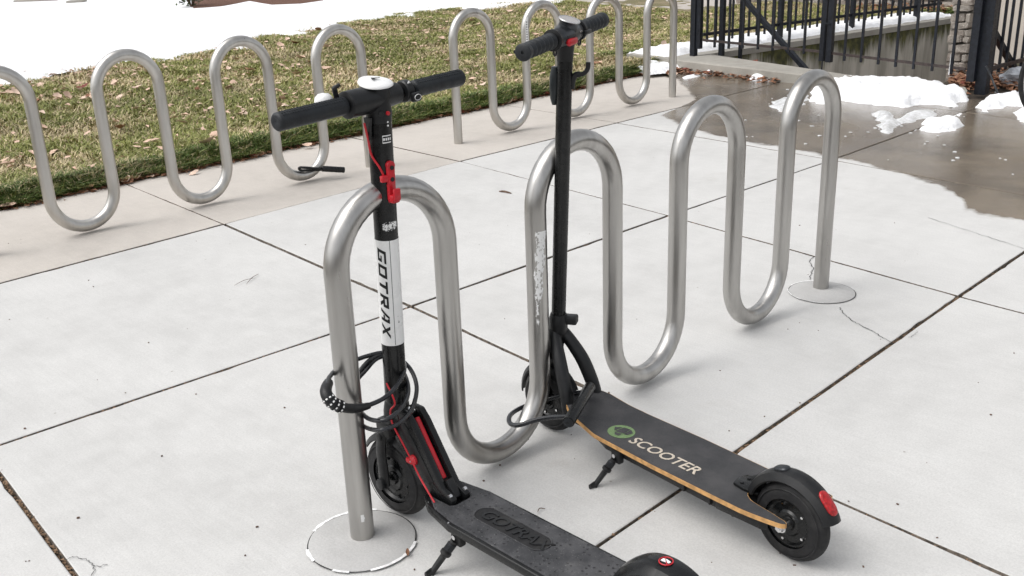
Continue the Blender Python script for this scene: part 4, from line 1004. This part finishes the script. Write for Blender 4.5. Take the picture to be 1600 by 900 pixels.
# embossed oval badge
pts = []
for sx_, c0 in ((1, -.075), (-1, -.245)):
    for k in range(13):
        a = -math.pi/2+math.pi*k/12; pts.append((c0+sx_*.030*math.cos(a), (1 if sx_ > 0 else -1)*.030*math.sin(a)))
mb = MB(); mb.tube([(x, y+.002, .1312) for x, y in pts], .0016, 6, closed=True); mb.build('badge_rim', M_mat, deck)
mb = MB(); mb.prism([(x*1, y*.94+.002) for x, y in pts], .1300, .1309, 'z'); mb.build('badge_plate', M_rub, deck)
flat_text(s1, 'badge_lettering', 'GOTRAX', .048, (-.062, .018, .1305), (-1, 0, 0), (0, -1, 0), (0, 0, 1), M_blk, .25, .0006, deck, .0018, sx=1.06)
mb = MB()
for x, y in ((.075, .055), (-.03, .083), (-.38, .084)): mb.rod((x, y, .1268), (x, y, .1285), .0024, 8)
mb.build('deck_screws', M_chr, deck)
# rear mudguard and wheel
RA = Vector((-.602, 0, .108)); wheel(s1, RA, .108, .050, .066)
mb = MB(); arc_shell(mb, RA, .124, .128, R(14), R(182), lambda t: .046-.012*t, 34, .010); rm = mb.build('rear_mudguard', M_blkp, s1)
ang = R(88); dn = Vector((math.cos(ang), 0, math.sin(ang))); tg = Vector((-math.sin(ang), 0, math.cos(ang))); c_ = RA+dn*.1392
mb = MB(); mb.tube([c_+tg*(.014*math.cos(a))+Vector((0, 1, 0))*(.014*math.sin(a)) for a in np.linspace(0, 2*math.pi, 25)[:-1]], .0014, 6, closed=True)
mb.box(c_, (.026, .0025, .0012), 0, Matrix((tg*.7+Vector((0, .7, 0)), Vector((0, .7, 0))-tg*.7, dn)).transposed()); mb.build('no_step_sticker', M_red, rm)
mb = MB(); mb.prism([(-.010, -.004), (-.002, -.006), (.010, -.003), (.009, .003), (-.001, .004), (-.010, .005)], -.0006, .0006); Mx = Matrix((tg, Vector((0, 1, 0)), dn)).transposed(); mb.v = [tuple(Mx @ Vector(v)+c_) for v in mb.v]; mb.build('sticker_print', M_wht, rm)
mb = MB(); mb.box(RA+Vector((-.128, 0, .035)), (.014, .05, .026), .005); mb.build('tail_light', M_lamp, rm)
mb = MB(); mb.tube(spline([(-.44, .030, .128), (-.462, .034, .140), (-.478, .036, .160)], 6), .0025, 8); mb.build('brake_rod', M_chr, s1)
# kickstand
def kickstand(root, top, foot, k=1.0):
    a = Vector(top); b = Vector(foot); d = (b-a).normalized(); mb = MB()
    mb.box(a+Vector((0, -.004, .0)), (.034*k, .020*k, .042*k), .004); ks = mb.build('kickstand', M_blk, root)
    mb = MB(); mb.rod(a+Vector((.0, .006, .004))*k, a+Vector((.0, .0125, .004))*k, .006*k, 12); mb.build('pivot_bolt', M_chr, ks)
    L_ = (b-a).length; P = [a+d*.012, a+d*L_*.36, a+d*L_*.40, a+d*L_*.47, a+d*L_*.52, a+d*L_*.96, b]
    mb = MB(); mb.tube(P, [.0092*k, .0092*k, .014*k, .014*k, .0085*k, .0075*k, .0095*k], 14); mb.build('leg', M_blk, ks)
    hp = []; u_ = d.orthogonal().normalized(); v_ = d.cross(u_)
    for i in range(61): t = i/60; an = t*2*math.pi*6; hp.append(a+d*(.02+(L_*.36-.02)*t)+(u_*math.cos(an)+v_*math.sin(an))*.0105*k)
    mb = MB(); mb.tube(hp, .0016*k, 6); mb.build('spring', M_gun, ks)
    mb = MB(); mb.tube([b+Vector((0, 0, .004)), b+Vector((.0, .018, .003))], [.010*k, .008*k], 12, squash=.55); mb.build('foot', M_blk, ks)
kickstand(s1, (-.045, .072, .090), (-.010, .128, .003))

# ---------------------------------------------------------------- scooter with the wooden deck
r2 = np.array([.6317, -.8731]); rz2 = R(83.216)
s2 = empty('electric_scooter', (r2[0], r2[1], 0), rz2, 'dark electric scooter with grip taped wooden deck, green logo and tall thin stem', 'scooter', 'parked electric scooters')
RA2 = Vector((.032, .010, .100)); wheel(s2, RA2, .100, .046, .064, bolts=5)
FA2 = Vector((.905, .0, .100)); wheel(s2, FA2, .100, .046, .055, yaw=R(8), bolts=5)
def dz2(u): return .128+.012*max(0, (.12-u)/.12)**1.3+(.030*min(1.0, (u-.60)/.17)**1.6 if u > .60 else 0)
# deck outline, front to tail with two prongs beside the wheel
half = [(.792, .012), (.786, .040), (.768, .064), (.735, .081), (.70, .086), (.665, .090), (.62, .097), (.40, .102), (.20, .100), (.09, .098), (.006, .096), (-.006, .090), (-.004, .080), (.06, .062), (.125, .048), (.150, .032), (.155, .012)]
def strip_deck(scale_in, top_off, thick, name, mat, par):
    # quads across: outer side to inner side for both halves, then the solid front
    us = sorted(set([round(x, 4) for x in np.linspace(-.005, .788, 82)]))
    outer = sorted([(x, y) for x, y in half[:12]]); inner = sorted([(x, y) for x, y in half[11:]])
    mb = MB(); vs = []; fs = []
    for u in us:
        yo = np.interp(u, [q[0] for q in outer], [q[1] for q in outer])-scale_in; yi = np.interp(u, [q[0] for q in inner], [q[1] for q in inner])+scale_in if u < .155 else 0.0
        if yi > yo: yi = yo
        z = dz2(u)+top_off
        for s_ in (1, -1):
            vs += [(u, s_*yo, z), (u, s_*yi, z), (u, s_*yi, z-thick), (u, s_*yo, z-thick)]
    for i in range(len(us)-1):
        for h in (0, 4):
            a = i*8+h; b = a+8
            for k in range(4): fs.append((a+k, a+(k+1) % 4, b+(k+1) % 4, b+k))
    for h in (0, 4): fs.append((h, h+1, h+2, h+3)); e = (len(us)-1)*8+h; fs.append((e, e+1, e+2, e+3))
    mb.add(vs, fs); me = mb.build(name, mat, par); return me
deck2 = strip_deck(0, 0, .011, 'deck', M_ply, s2)
strip_deck(.0022, .0010, .0009, 'grip_tape', M_tape, deck2)
mb = MB(); mb.prism([(.66, .05), (.60, .072), (.17, .078), (.12, .06), (.12, -.06), (.17, -.078), (.60, -.072), (.66, -.05)], .078, .1165, 'z', .008, 2); mb.build('battery_box', M_blk, deck2)
mb = MB(); mb.prism([(.20, .088), (.07, .080), (.055, .070), (.07, .062), (.20, .05)], .086, .1165, 'z', .004); mb.build('tail_bracket', M_blkp, deck2)
mb = MB(); mb.prism([(.20, -.088), (.07, -.080), (.055, -.070), (.07, -.062), (.20, -.05)], .086, .1165, 'z', .004); mb.build('tail_bracket', M_blkp, deck2)
for k in range(14):
    mb = MB(); mb.box((.15+.012*k, .080, .098), (.006, .008, .026), .001)
    if k in (0, 6, 13): mb.build('cooling_rib', M_blk, deck2)
# print: green disc with two slanted marks and the word
gc = Vector((.575, .034, 0)); mb = MB(); n = 40
mb.add([(gc.x+.039*math.cos(a), gc.y+.036*math.sin(a), dz2(gc.x)+.0022) for a in np.linspace(0, 2*math.pi, n+1)[:-1]], [tuple(range(n))]); lg = mb.build('green_logo', M_green, deck2)
for pl_ in ([(.010, -.020), (-.010, -.024), (-.014, .004), (.012, .012)], [(-.0125, -.024), (-.030, -.014), (-.026, .004), (-.016, .006)], [(.013, -.018), (.030, -.004), (.016, .010)], [(.010, .015), (-.012, .008), (-.012, .022), (.0, .024)]):
    mb = MB(); mb.add([(gc.x+x, gc.y+y*1.05, dz2(gc.x)+.0034) for x, y in pl_], [tuple(range(len(pl_)))]); mb.build('logo_mark', M_tape, lg)
flat_text(s2, 'lettering', 'SCOOTER', .052, (.527, .060, .130), (-1, 0, 0), (0, -1, 0), (0, 0, 1), M_cream, .12, .0007, deck2, zfun=lambda x: dz2(x)+.001, sx=1.0)
# neck tubes from the head down to the deck
hb = Vector((.872, 0, .30))
for sg in (1, -1):
    mb = MB(); P = spline([(.872, sg*.012, .335), (.845, sg*.026, .300), (.812, sg*.041, .250), (.788, sg*.049, .200), (.772, sg*.054, .155), (.766, sg*.054, .115)], 6); mb.tube(P, [.0165+.0035*math.sin(math.pi*i/(len(P)-1)) for i in range(len(P))], 16); mb.build('neck_tube', M_gun if 0 else M_blk, s2)
mb = MB(); mb.box((.715, 0, .112), (.10, .13, .014), .005); mb.build('neck_plate', M_blk, s2)
mb = MB(); mb.tube([(.895, 0, .235), (.874, 0, .30), (.868, 0, .338)], [.026, .024, .022], 24); mb.build('head_tube', M_blkp, s2)
# front fork, mudguard
for sg in (1, -1):
    mb = MB(); mb.tube(spline([(.905, sg*.038, .085), (.906, sg*.040, .14), (.902, sg*.038, .20), (.894, sg*.018, .238)], 6), .013, 12, squash=.7); mb.build('fork_arm', M_blkp, s2)
mb = MB(); mb.box((.897, 0, .232), (.05, .07, .03), .008); mb.build('fork_crown', M_blkp, s2)
mb = MB(); arc_shell(mb, FA2, .112, .1155, R(-2), R(150), lambda t: .026, 24, .006); mb.build('front_mudguard', M_blk, s2)
# stem
SB, ST = Vector((.866, 0, .338)), Vector((.815, 0, 1.135)); A2 = (ST-SB).normalized()
def st2(z): return SB+A2*((z-SB.z)/A2.z)
mb = MB(); mb.rod(SB, ST, .0205, 32); mb.build('stem', M_blkp, s2, 50)
mb = MB(); mb.tube([st2(.325), st2(.335), st2(.372), st2(.385)], [.024, .027, .027, .023], 24); cl2 = mb.build('folding_clamp', M_blk, s2)
mb = MB(); mb.box(st2(.362)+Vector((-.022, -.024, .004)), (.046, .034, .026), .006, Matrix.Rotation(R(35), 3, 'Z')); mb.build('quick_release', M_blk, cl2)
# head
HC2 = st2(1.165); ph2 = R(17)-(rz2-math.pi/2)      # bar direction, turned from square
RT2 = Vector((math.sin(ph2), -math.cos(ph2), .055)).normalized(); FW2 = Vector((math.cos(ph2), math.sin(ph2), 0)); UP2 = RT2.cross(FW2); UP2 = UP2 if UP2.z > 0 else -UP2
mb = MB(); mb.tube([HC2-RT2*.066, HC2-RT2*.062, HC2-RT2*.035, HC2-RT2*.012, HC2+RT2*.012, HC2+RT2*.035, HC2+RT2*.062, HC2+RT2*.066], [.020, .0235, .0265, .031, .031, .0265, .0235, .020], 28); hd2 = mb.build('head_housing', M_gun, s2)
mb = MB(); mb.tube([st2(1.10), st2(1.13), st2(1.15)], [.021, .023, .026], 24); mb.build('stem_collar', M_blk, s2)
dn2 = (UP2*.92-FW2*.30).normalized(); dc = HC2+dn2*.030
mb = MB(); mb.lathe([(.030, -.022), (.025, -.010), (.0235, .000), (.026, .008), (.0285, .011), (.0275, .0125), (.0245, .012)], dc, dn2, 36); mb.build('display_bezel', M_gun, hd2)
mb = MB(); mb.lathe([(.0235, .0122), (.0280, .0128), (.0290, .0110), (.0280, .0095)], dc, dn2, 36); mb.build('display_rim', M_silver, hd2)
mb = MB(); mb.lathe([(0, .0120), (.0245, .0120), (.0245, .006), (0, .006)], dc, dn2, 36); mb.build('display', M_glassd, hd2)
mb = MB(); mb.rod(HC2-RT2*.238, HC2+RT2*.238, .0115, 20); mb.build('handlebar', M_blkp, s2)
for sg in (-1, 1):
    mb = MB(); mb.lathe([(.019, 0), (.0275, .002), (.0275, .012), (.019, .014), (.0115, .014), (.0115, 0)], HC2+RT2*(sg*.070), RT2*sg, 28, True); lc = mb.build('lever_clamp', M_blk, s2)
    mb = MB(); a0, Lg = .088, .160; prof = [(0, 0), (.018, 0), (.0205, .003)]
    for k in range(49): prof.append((.0178+.0030*math.cos(k/48*2*math.pi*6), .006+(Lg-.022)*k/48))
    prof += [(.0212, Lg-.014), (.0215, Lg-.003), (.018, Lg), (.004, Lg), (.0035, Lg-.004), (0, Lg-.004)]
    mb.lathe(prof, HC2+RT2*(sg*a0), RT2*sg, 28); mb.build('grip', M_grip, s2, 50)
    mb = MB(); c_ = HC2+RT2*(sg*.076)-UP2*.030-FW2*.004; mb.tube([c_+RT2*(.008*math.cos(a))+UP2*(.008*math.sin(a)) for a in np.linspace(0, 2*math.pi, 15)[:-1]], .0028, 8, closed=True); mb.build('cable_loop', M_blk, lc)
mb = MB(); mb.box(HC2+RT2*.082-FW2*.026-UP2*.004, (.036, .012, .010), .004, Matrix((RT2, FW2, UP2)).transposed()); mb.build('thumb_throttle', M_blk, s2)
mb = MB(); mb.tube(spline([HC2-RT2*.070+FW2*.018, HC2-RT2*.10+FW2*.045-UP2*.006, HC2-RT2*.19+FW2*.050-UP2*.010], 6), .0048, 8); mb.build('brake_lever', M_blk, s2)
mb = MB(); mb.tube(spline([HC2+RT2*.070+FW2*.018, HC2+RT2*.10+FW2*.045-UP2*.006, HC2+RT2*.19+FW2*.050-UP2*.010], 6), .0048, 8); mb.build('brake_lever', M_blk, s2)
mb = MB(); mb.box(HC2-RT2*.022-FW2*.0280-UP2*.012, (.052, .014, .018), .006, Matrix((RT2, FW2, UP2)).transposed()); mb.build('red_switch', M_red, hd2)
for k in (0, 1):
    mb = MB(); c_ = HC2+RT2*(.030+.009*k)-FW2*.0265+UP2*.004; mb.rod(c_, c_-FW2*.003, .0018, 8); mb.build('screw', M_chr, hd2)
# bag hook behind the stem, long lamp in front
mb = MB(); c_ = st2(1.055); bd = Vector((-.72, -.70, 0)); mb.tube(spline([c_+bd*.018-Vector((0, 0, .028)), c_+bd*.022-Vector((0, 0, .004)), c_+bd*.030+Vector((0, 0, .008)), c_+bd*.048+Vector((0, 0, .010)), c_+bd*.060+Vector((0, 0, .022)), c_+bd*.062+Vector((0, 0, .040))], 6), [.008]*16+[.0062]*15, 12); mb.build('bag_hook', M_blk, s2)
mb = MB(); P = [st2(z)+Vector((.022, .014, 0)) for z in (.985, 1.00, 1.03, 1.06, 1.085)]; mb.tube(P, [.006, .011, .014, .014, .009], 16); mb.build('lamp_housing', M_teal, s2)
# rear mudguard with bracket, lens
mb = MB(); arc_shell(mb, RA2, .1145, .1185, R(18), R(158), lambda t: .0275+.003*math.sin(math.pi*t), 36, .011); rg = mb.build('rear_mudguard', M_blk, s2)
mb = MB(); mb.prism([(.115, .004), (.125, .026), (.160, .032), (.196, .028), (.204, .0), (.196, -.028), (.160, -.032), (.125, -.026)], .1290, .138, 'z', .0035); mb.build('mudguard_foot', M_blkp, rg)
mb = MB(); mb.tube(spline([(.150, 0, .136), (.128, 0, .148), (.110, 0, .160)], 5), [.026, .026, .026, .027, .027, .027, .027, .026, .026, .026, .026], 16, squash=.35); mb.build('mudguard_arm', M_blk, rg)
mb = MB()
for (x, y) in ((.18, .014), (.18, -.014)): mb.rod((x, y, .137), (x, y, .1405), .005, 10)
mb.build('foot_screws', M_blk, rg)
for aa, nm, mt_, w_, l_, hgt in ((R(73), 'top_reflector', M_gun, .030, .040, .1285), (R(136), 'tail_light', M_lamp, .032, .062, .1265)):
    dn = Vector((math.cos(aa), 0, math.sin(aa))); tg = Vector((-math.sin(aa), 0, math.cos(aa))); mb = MB()
    bm = bmesh.new(); bmesh.ops.create_uvsphere(bm, u_segments=20, v_segments=12, radius=1.0); Mx = Matrix((tg, Vector((0, 1, 0)), dn)).transposed(); bm.verts.index_update()
    sp_ = lambda c: math.copysign(abs(c)**.7, c)
    mb.add([Mx @ Vector((sp_(v.co.x)*l_/2, sp_(v.co.y)*w_/2, v.co.z*.007))+RA2+dn*hgt for v in bm.verts], [[v.index for v in f.verts] for f in bm.faces]); bm.free(); mb.build(nm, mt_, rg, 60)
kickstand(s2, (.545, .082, .086), (.575, .135, .003), .95)

# ================================================================== LOCKS
# combination cable lock: coils round the near post and the scooter stem
def loop(cx, cy, cz, a, b, tx, ty, n=40, a0=0, a1=2*math.pi):
    P = []
    for k in range(n):
        t = a0+(a1-a0)*k/(n-1); x = a*math.cos(t); y = b*math.sin(t); P.append(Vector((cx+x, cy+y, cz+tx*x+ty*y)))
    return P
lk = empty('cable_lock', (0, -.05, .33), label='black combination cable lock coiled around the near rack post and scooter stem', cat='lock')
off = lk.location
K1 = [(574, 634, -.062), (600, 622, -.062), (622, 600, -.050), (632, 575, -.010), (624, 556, .045), (600, 551, .070), (575, 556, .075), (550, 565, .065), (528, 576, .045), (515, 589, .0), (510, 602, -.035)]
K2 = [(572, 578, .060), (590, 560, .070), (615, 556, .055), (640, 575, .020), (651, 605, -.030), (643, 640, -.085), (620, 663, -.115), (592, 672, -.105), (566, 664, -.005), (556, 640, .060), (556, 600, .070)]
K3 = [(570, 570, .065), (592, 555, .072), (615, 562, .050), (632, 585, .010), (638, 612, -.045), (627, 638, -.095), (602, 656, -.105), (574, 653, -.045), (558, 630, .062), (556, 595, .070)]
mb = MB()
for K, cl_ in ((K1, False), (K2, True), (K3, True)): mb.tube([q-off for q in spline([aty(*q) for q in K], 7, cl_)], .0056, 12, closed=cl_)
mb.build('cable', M_cable, lk)
fp = Vector((-.62, -.78, 0)); sp2 = Vector((.78, -.62, 0)); pc = Vector((0, 0, .345))
body = spline([aty(*q) for q in ((513, 598, -.012), (509, 612, -.045), (518, 628, -.066), (538, 637, -.072), (557, 638, -.070), (576, 634, -.062))], 6)
rr = [.0115+.0025*math.sin(math.pi*min(1, i/18)) if i < 22 else .0115-.0035*(i-22)/8 for i in range(len(body))]
mb = MB(); mb.tube([q-off for q in body], rr, 18); lb = mb.build('lock_body', M_blk, lk)
for k in range(4):
    i = 10+2*k; c_ = body[i]; t_ = (body[i+1]-body[i-1]).normalized(); mb = MB(); mb.lathe([(.0105, -.0038), (.0153, -.0032), (.0153, .0032), (.0105, .0038)], c_-off, t_, 20); wh = mb.build('number_wheel', M_blk, lb)
    mb = MB(); ref = (fp-t_*fp.dot(t_)).normalized(); s3 = t_.cross(ref)
    for j in range(-2, 3):
        a = j*.62; d = ref*math.cos(a)+s3*math.sin(a); mb.box(c_-off+d*.0153, (.0036, .0050, .0012), .0004, Matrix((t_, d.cross(t_), d)).transposed(), 1)
    mb.build('digits', M_wht, wh)
# U-lock on the wooden deck scooter
ul = empty('u_lock', tuple(atz(888, 660, .19)), label='black U-lock joining the wooden deck scooter to the rack tube', cat='lock'); off = ul.location
A_ = Vector(aty(888, 660, -.215)); B_ = Vector(aty(922, 604, -.135))
mb = MB(); mb.rod(A_-off, B_-off, .0165, 24, bev=.002); cb = mb.build('crossbar', M_blkp, ul)
ad = (A_-B_).normalized(); mb = MB(); mb.rod(A_-off, A_+ad*.003-off, .0135, 20); mb.build('keyway_plate', M_gun, cb)
mb = MB(); mb.box(A_+ad*.0035-off, (.002, .007, .003), 0, Matrix.Rotation(.5, 3, 'Z')); mb.build('keyhole', M_dark, cb)
L1 = A_+(B_-A_)*.16; L2 = A_+(B_-A_)*.86
Q = [L1, Vector(aty(862, 652, -.135)), Vector(aty(835, 657, -.085)), Vector(aty(812, 664, -.050)), Vector(aty(799, 663, -.020)), Vector(aty(795, 655, .004)), Vector(aty(800, 646, .025)), Vector(aty(815, 637, .045)), Vector(aty(840, 628, .035)), Vector(aty(880, 618, -.04)), L2]
mb = MB(); mb.tube([q-off for q in spline(Q, 8)], .0068, 14); mb.build('shackle', M_cable, ul)
# U-lock left on the rack by the lawn
LY = 3.2923
u2_ = empty('u_lock', tuple(aty(505, 264, LY-.02)), label='black U-lock left hanging on the third loop of the left lawn rack', cat='lock'); off = u2_.location
a, b = Vector(aty(503, 263.5, LY-.08)), Vector(aty(538, 265.5, LY-.13)); mb = MB(); mb.rod(a-off, b-off, .018, 20, bev=.002); cb = mb.build('crossbar', M_blkp, u2_)
Q = [a, Vector(aty(490, 263, LY-.07)), Vector(aty(478, 262, LY-.055)), Vector(aty(468, 262, LY-.03)), Vector(aty(470, 266, LY-.03)), Vector(aty(485, 266, LY-.05)), Vector(aty(503, 265, LY-.08))]
mb = MB(); mb.tube([q-off for q in spline(Q, 6)], .008, 10); mb.build('shackle', M_blkp, u2_)

# ================================================================== SMALL THINGS
def twig(px0, px1, r, label):
    a, b = atz(*px0, .004), atz(*px1, .004); mid_ = (a+b)/2+np.array([0, .006, .004]); mb = MB(); off = Vector(a)
    mb.tube([Vector(q)-off for q in spline([a, mid_, b], 5)], [r*(.5+.5*math.sin(math.pi*i/10)) for i in range(11)], 8); o = mb.build('twig', M_bark); o.location = off; tag(o, label, 'twig')
twig((780, 299), (799, 302), .006, 'short dark twig on the slab behind the near arch')
twig((385, 444), (404, 428), .0012, 'thin pine needle on the slab left of the near post')
twig((366, 446), (398, 434), .0010, 'second thin pine needle beside the first one')
twig((840, 800), (852, 795), .0014, 'tiny dry stem behind the near deck')
mb = MB(); rnd = random.Random(77)
for k in range(70):
    q_ = atz(rnd.uniform(0, 1600), rnd.uniform(330, 900), .002)
    if q_[0] > 4: continue
    r_ = rnd.uniform(.0012, .0032); mb.box((q_[0], q_[1], r_*.5), (r_*rnd.uniform(1, 2.6), r_*rnd.uniform(1, 1.8), r_), 0, Matrix.Rotation(rnd.uniform(0, 3), 3, 'Z'))
tag(mb.build('grit', M_bark), 'dark specks of grit scattered over the pale slabs', 'grit', kind='stuff')
# grey crumpled bag right of the post
bgc = aty(1572, 124, 1.05); bm = bmesh.new(); bmesh.ops.create_icosphere(bm, subdivisions=4, radius=1.0)
for v in bm.verts:
    n = mnoise.noise(v.co*1.7+Vector((3, 1, 0)))*.35+abs(mnoise.noise(v.co*4.2))*.22; v.co = v.co*(1+n); v.co = Vector((v.co.x*.10, v.co.y*.15, max(-.06, v.co.z*.085)))
me = bpy.data.meshes.new('crumpled_bag'); bm.to_mesh(me); bm.free(); me.materials.append(M_bag); o = bpy.data.objects.new('crumpled_bag', me); link(o); o.location = (7.75, 1.12, .055)
tag(o, 'grey crumpled plastic bag in the leaf litter behind the tall gate post', 'bag')
# bicycle at the right edge: only its wheel edge, cables and a bit of frame show
bk = empty('bicycle', (5.98, .20, 0), R(-78), 'dark bicycle mostly outside the right edge of the picture', 'bicycle')
for cx_ in (0, 1.02):
    mb = MB(); c_ = (cx_, 0, .335); mb.lathe([(.305, .018), (.322, .021), (.335, .012), (.338, 0), (.335, -.012), (.322, -.021), (.305, -.018)], c_, (0, 1, 0), 64, True); wh = mb.build('wheel', M_rub, bk)
    mb = MB(); mb.lathe([(.290, .010), (.306, .013), (.306, -.013), (.290, -.010)], c_, (0, 1, 0), 64, True); mb.build('rim', M_silver, wh)
    mb = MB(); mb.rod((cx_, -.04, .335), (cx_, .04, .335), .018, 16); mb.build('hub', M_gun, wh)
    mb = MB()
    for k in range(28):
        a = 2*math.pi*k/28; mb.tube([(cx_+.016*math.cos(a+.9), .02*(1 if k % 2 else -1), .335+.016*math.sin(a+.9)), (cx_+.293*math.cos(a), 0, .335+.293*math.sin(a))], .0011, 5)
    mb.build('spokes', M_chr, wh)
for nm, pts_, r_ in (('fork', [(0, .05, .335), (.06, .05, .62), (.09, 0, .70)], .012), ('fork', [(0, -.05, .335), (.06, -.05, .62), (.09, 0, .70)], .012), ('head_tube', [(.08, 0, .66), (.12, 0, .86)], .018), ('down_tube', [(.10, 0, .68), (.58, 0, .29)], .018), ('top_tube', [(.12, 0, .80), (.68, 0, .74)], .015), ('seat_tube', [(.58, 0, .29), (.72, 0, .88)], .016), ('stay', [(.58, .02, .29), (1.02, .06, .335)], .009), ('stay', [(.58, -.02, .29), (1.02, -.06, .335)], .009), ('stay', [(.69, .02, .74), (1.02, .06, .335)], .008), ('stay', [(.69, -.02, .74), (1.02, -.06, .335)], .008), ('stem', [(.12, 0, .86), (.13, 0, .95), (.06, 0, .98)], .013), ('handlebar', [(.09, -.28, 1.0), (.06, 0, .98), (.09, .28, 1.0)], .011), ('crank', [(.58, .05, .29), (.66, .05, .14)], .010)):
    mb = MB(); mb.tube(pts_, r_, 12); mb.build(nm, M_blkp, bk)
mb = MB(); mb.box((.74, 0, .92), (.25, .13, .05), .02); mb.build('saddle', M_rub, bk)
# far background at the top edge: mulch bed, shrub, edging stones
mb = MB(); pm = [tuple(atz(a, b, .12)[:2]) for a, b in ((302, 13), (345, 10), (390, 2), (425, 8), (470, 6), (505, 1), (510, -14), (300, -14))]; mb.prism(pm, .03, .13); tag(mb.build('mulch_bed', M_mulch), kind='structure')
sh = empty('shrub', (*atz(300, 13, .09)[:2], .09), label='small green shrub in the mulch bed at the top edge', cat='shrub'); rnd = random.Random(3); mb = MB(); ms = MB(); tint = []
for k in range(16):
    a = rnd.uniform(0, 6.28); l_ = rnd.uniform(.35, .7); tp = Vector((math.cos(a)*l_*.6, math.sin(a)*l_*.6, l_)); ms.tube([(0, 0, 0), tp*.5+Vector((0, 0, .08)), tp], [.012, .008, .003], 6)
    for j in range(34):
        c_ = tp*rnd.uniform(.25, 1.05)+Vector((rnd.gauss(0, .07), rnd.gauss(0, .07), rnd.gauss(0, .05))); e1 = Vector((rnd.gauss(0, 1), rnd.gauss(0, 1), rnd.gauss(0, .6))).normalized()*.045; e2 = e1.orthogonal().normalized()*.018
        mb.add([c_-e1, c_+e2, c_+e1, c_-e2], [(0, 1, 2, 3)])
ms.build('stems', M_bark, sh); mb.build('foliage', simple('shrub_leaf', (.045, .075, .02), .5, var=.5, vscale=20), sh)
for k, (a, b) in enumerate((((58, 2), 'flat grey edging stone at the far top left corner'), ((120, 4), 'smaller grey edging stone right of the flat one'))):
    q_ = atz(*a, .12); mb = MB(); mb.box((0, 0, .06), (.9 if k == 0 else .35, .3, .10), .02, Matrix.Rotation(R(-40), 3, 'Z')); o = mb.build('edging_stone', M_curb); o.location = (q_[0], q_[1], .06); tag(o, b, 'stone')

mb = MB(); K = [(1541, 103, 1.12), (1548, 118, 1.08), (1556, 138, 1.02), (1563, 152, .98), (1576, 160, .95), (1590, 156, .93), (1602, 146, .90)]; mb.tube(spline([aty(*q) for q in K], 7), .008, 8)
tag(mb.build('loose_cable', M_gun), 'grey cable trailing from the tall gate post over the snow', 'cable')
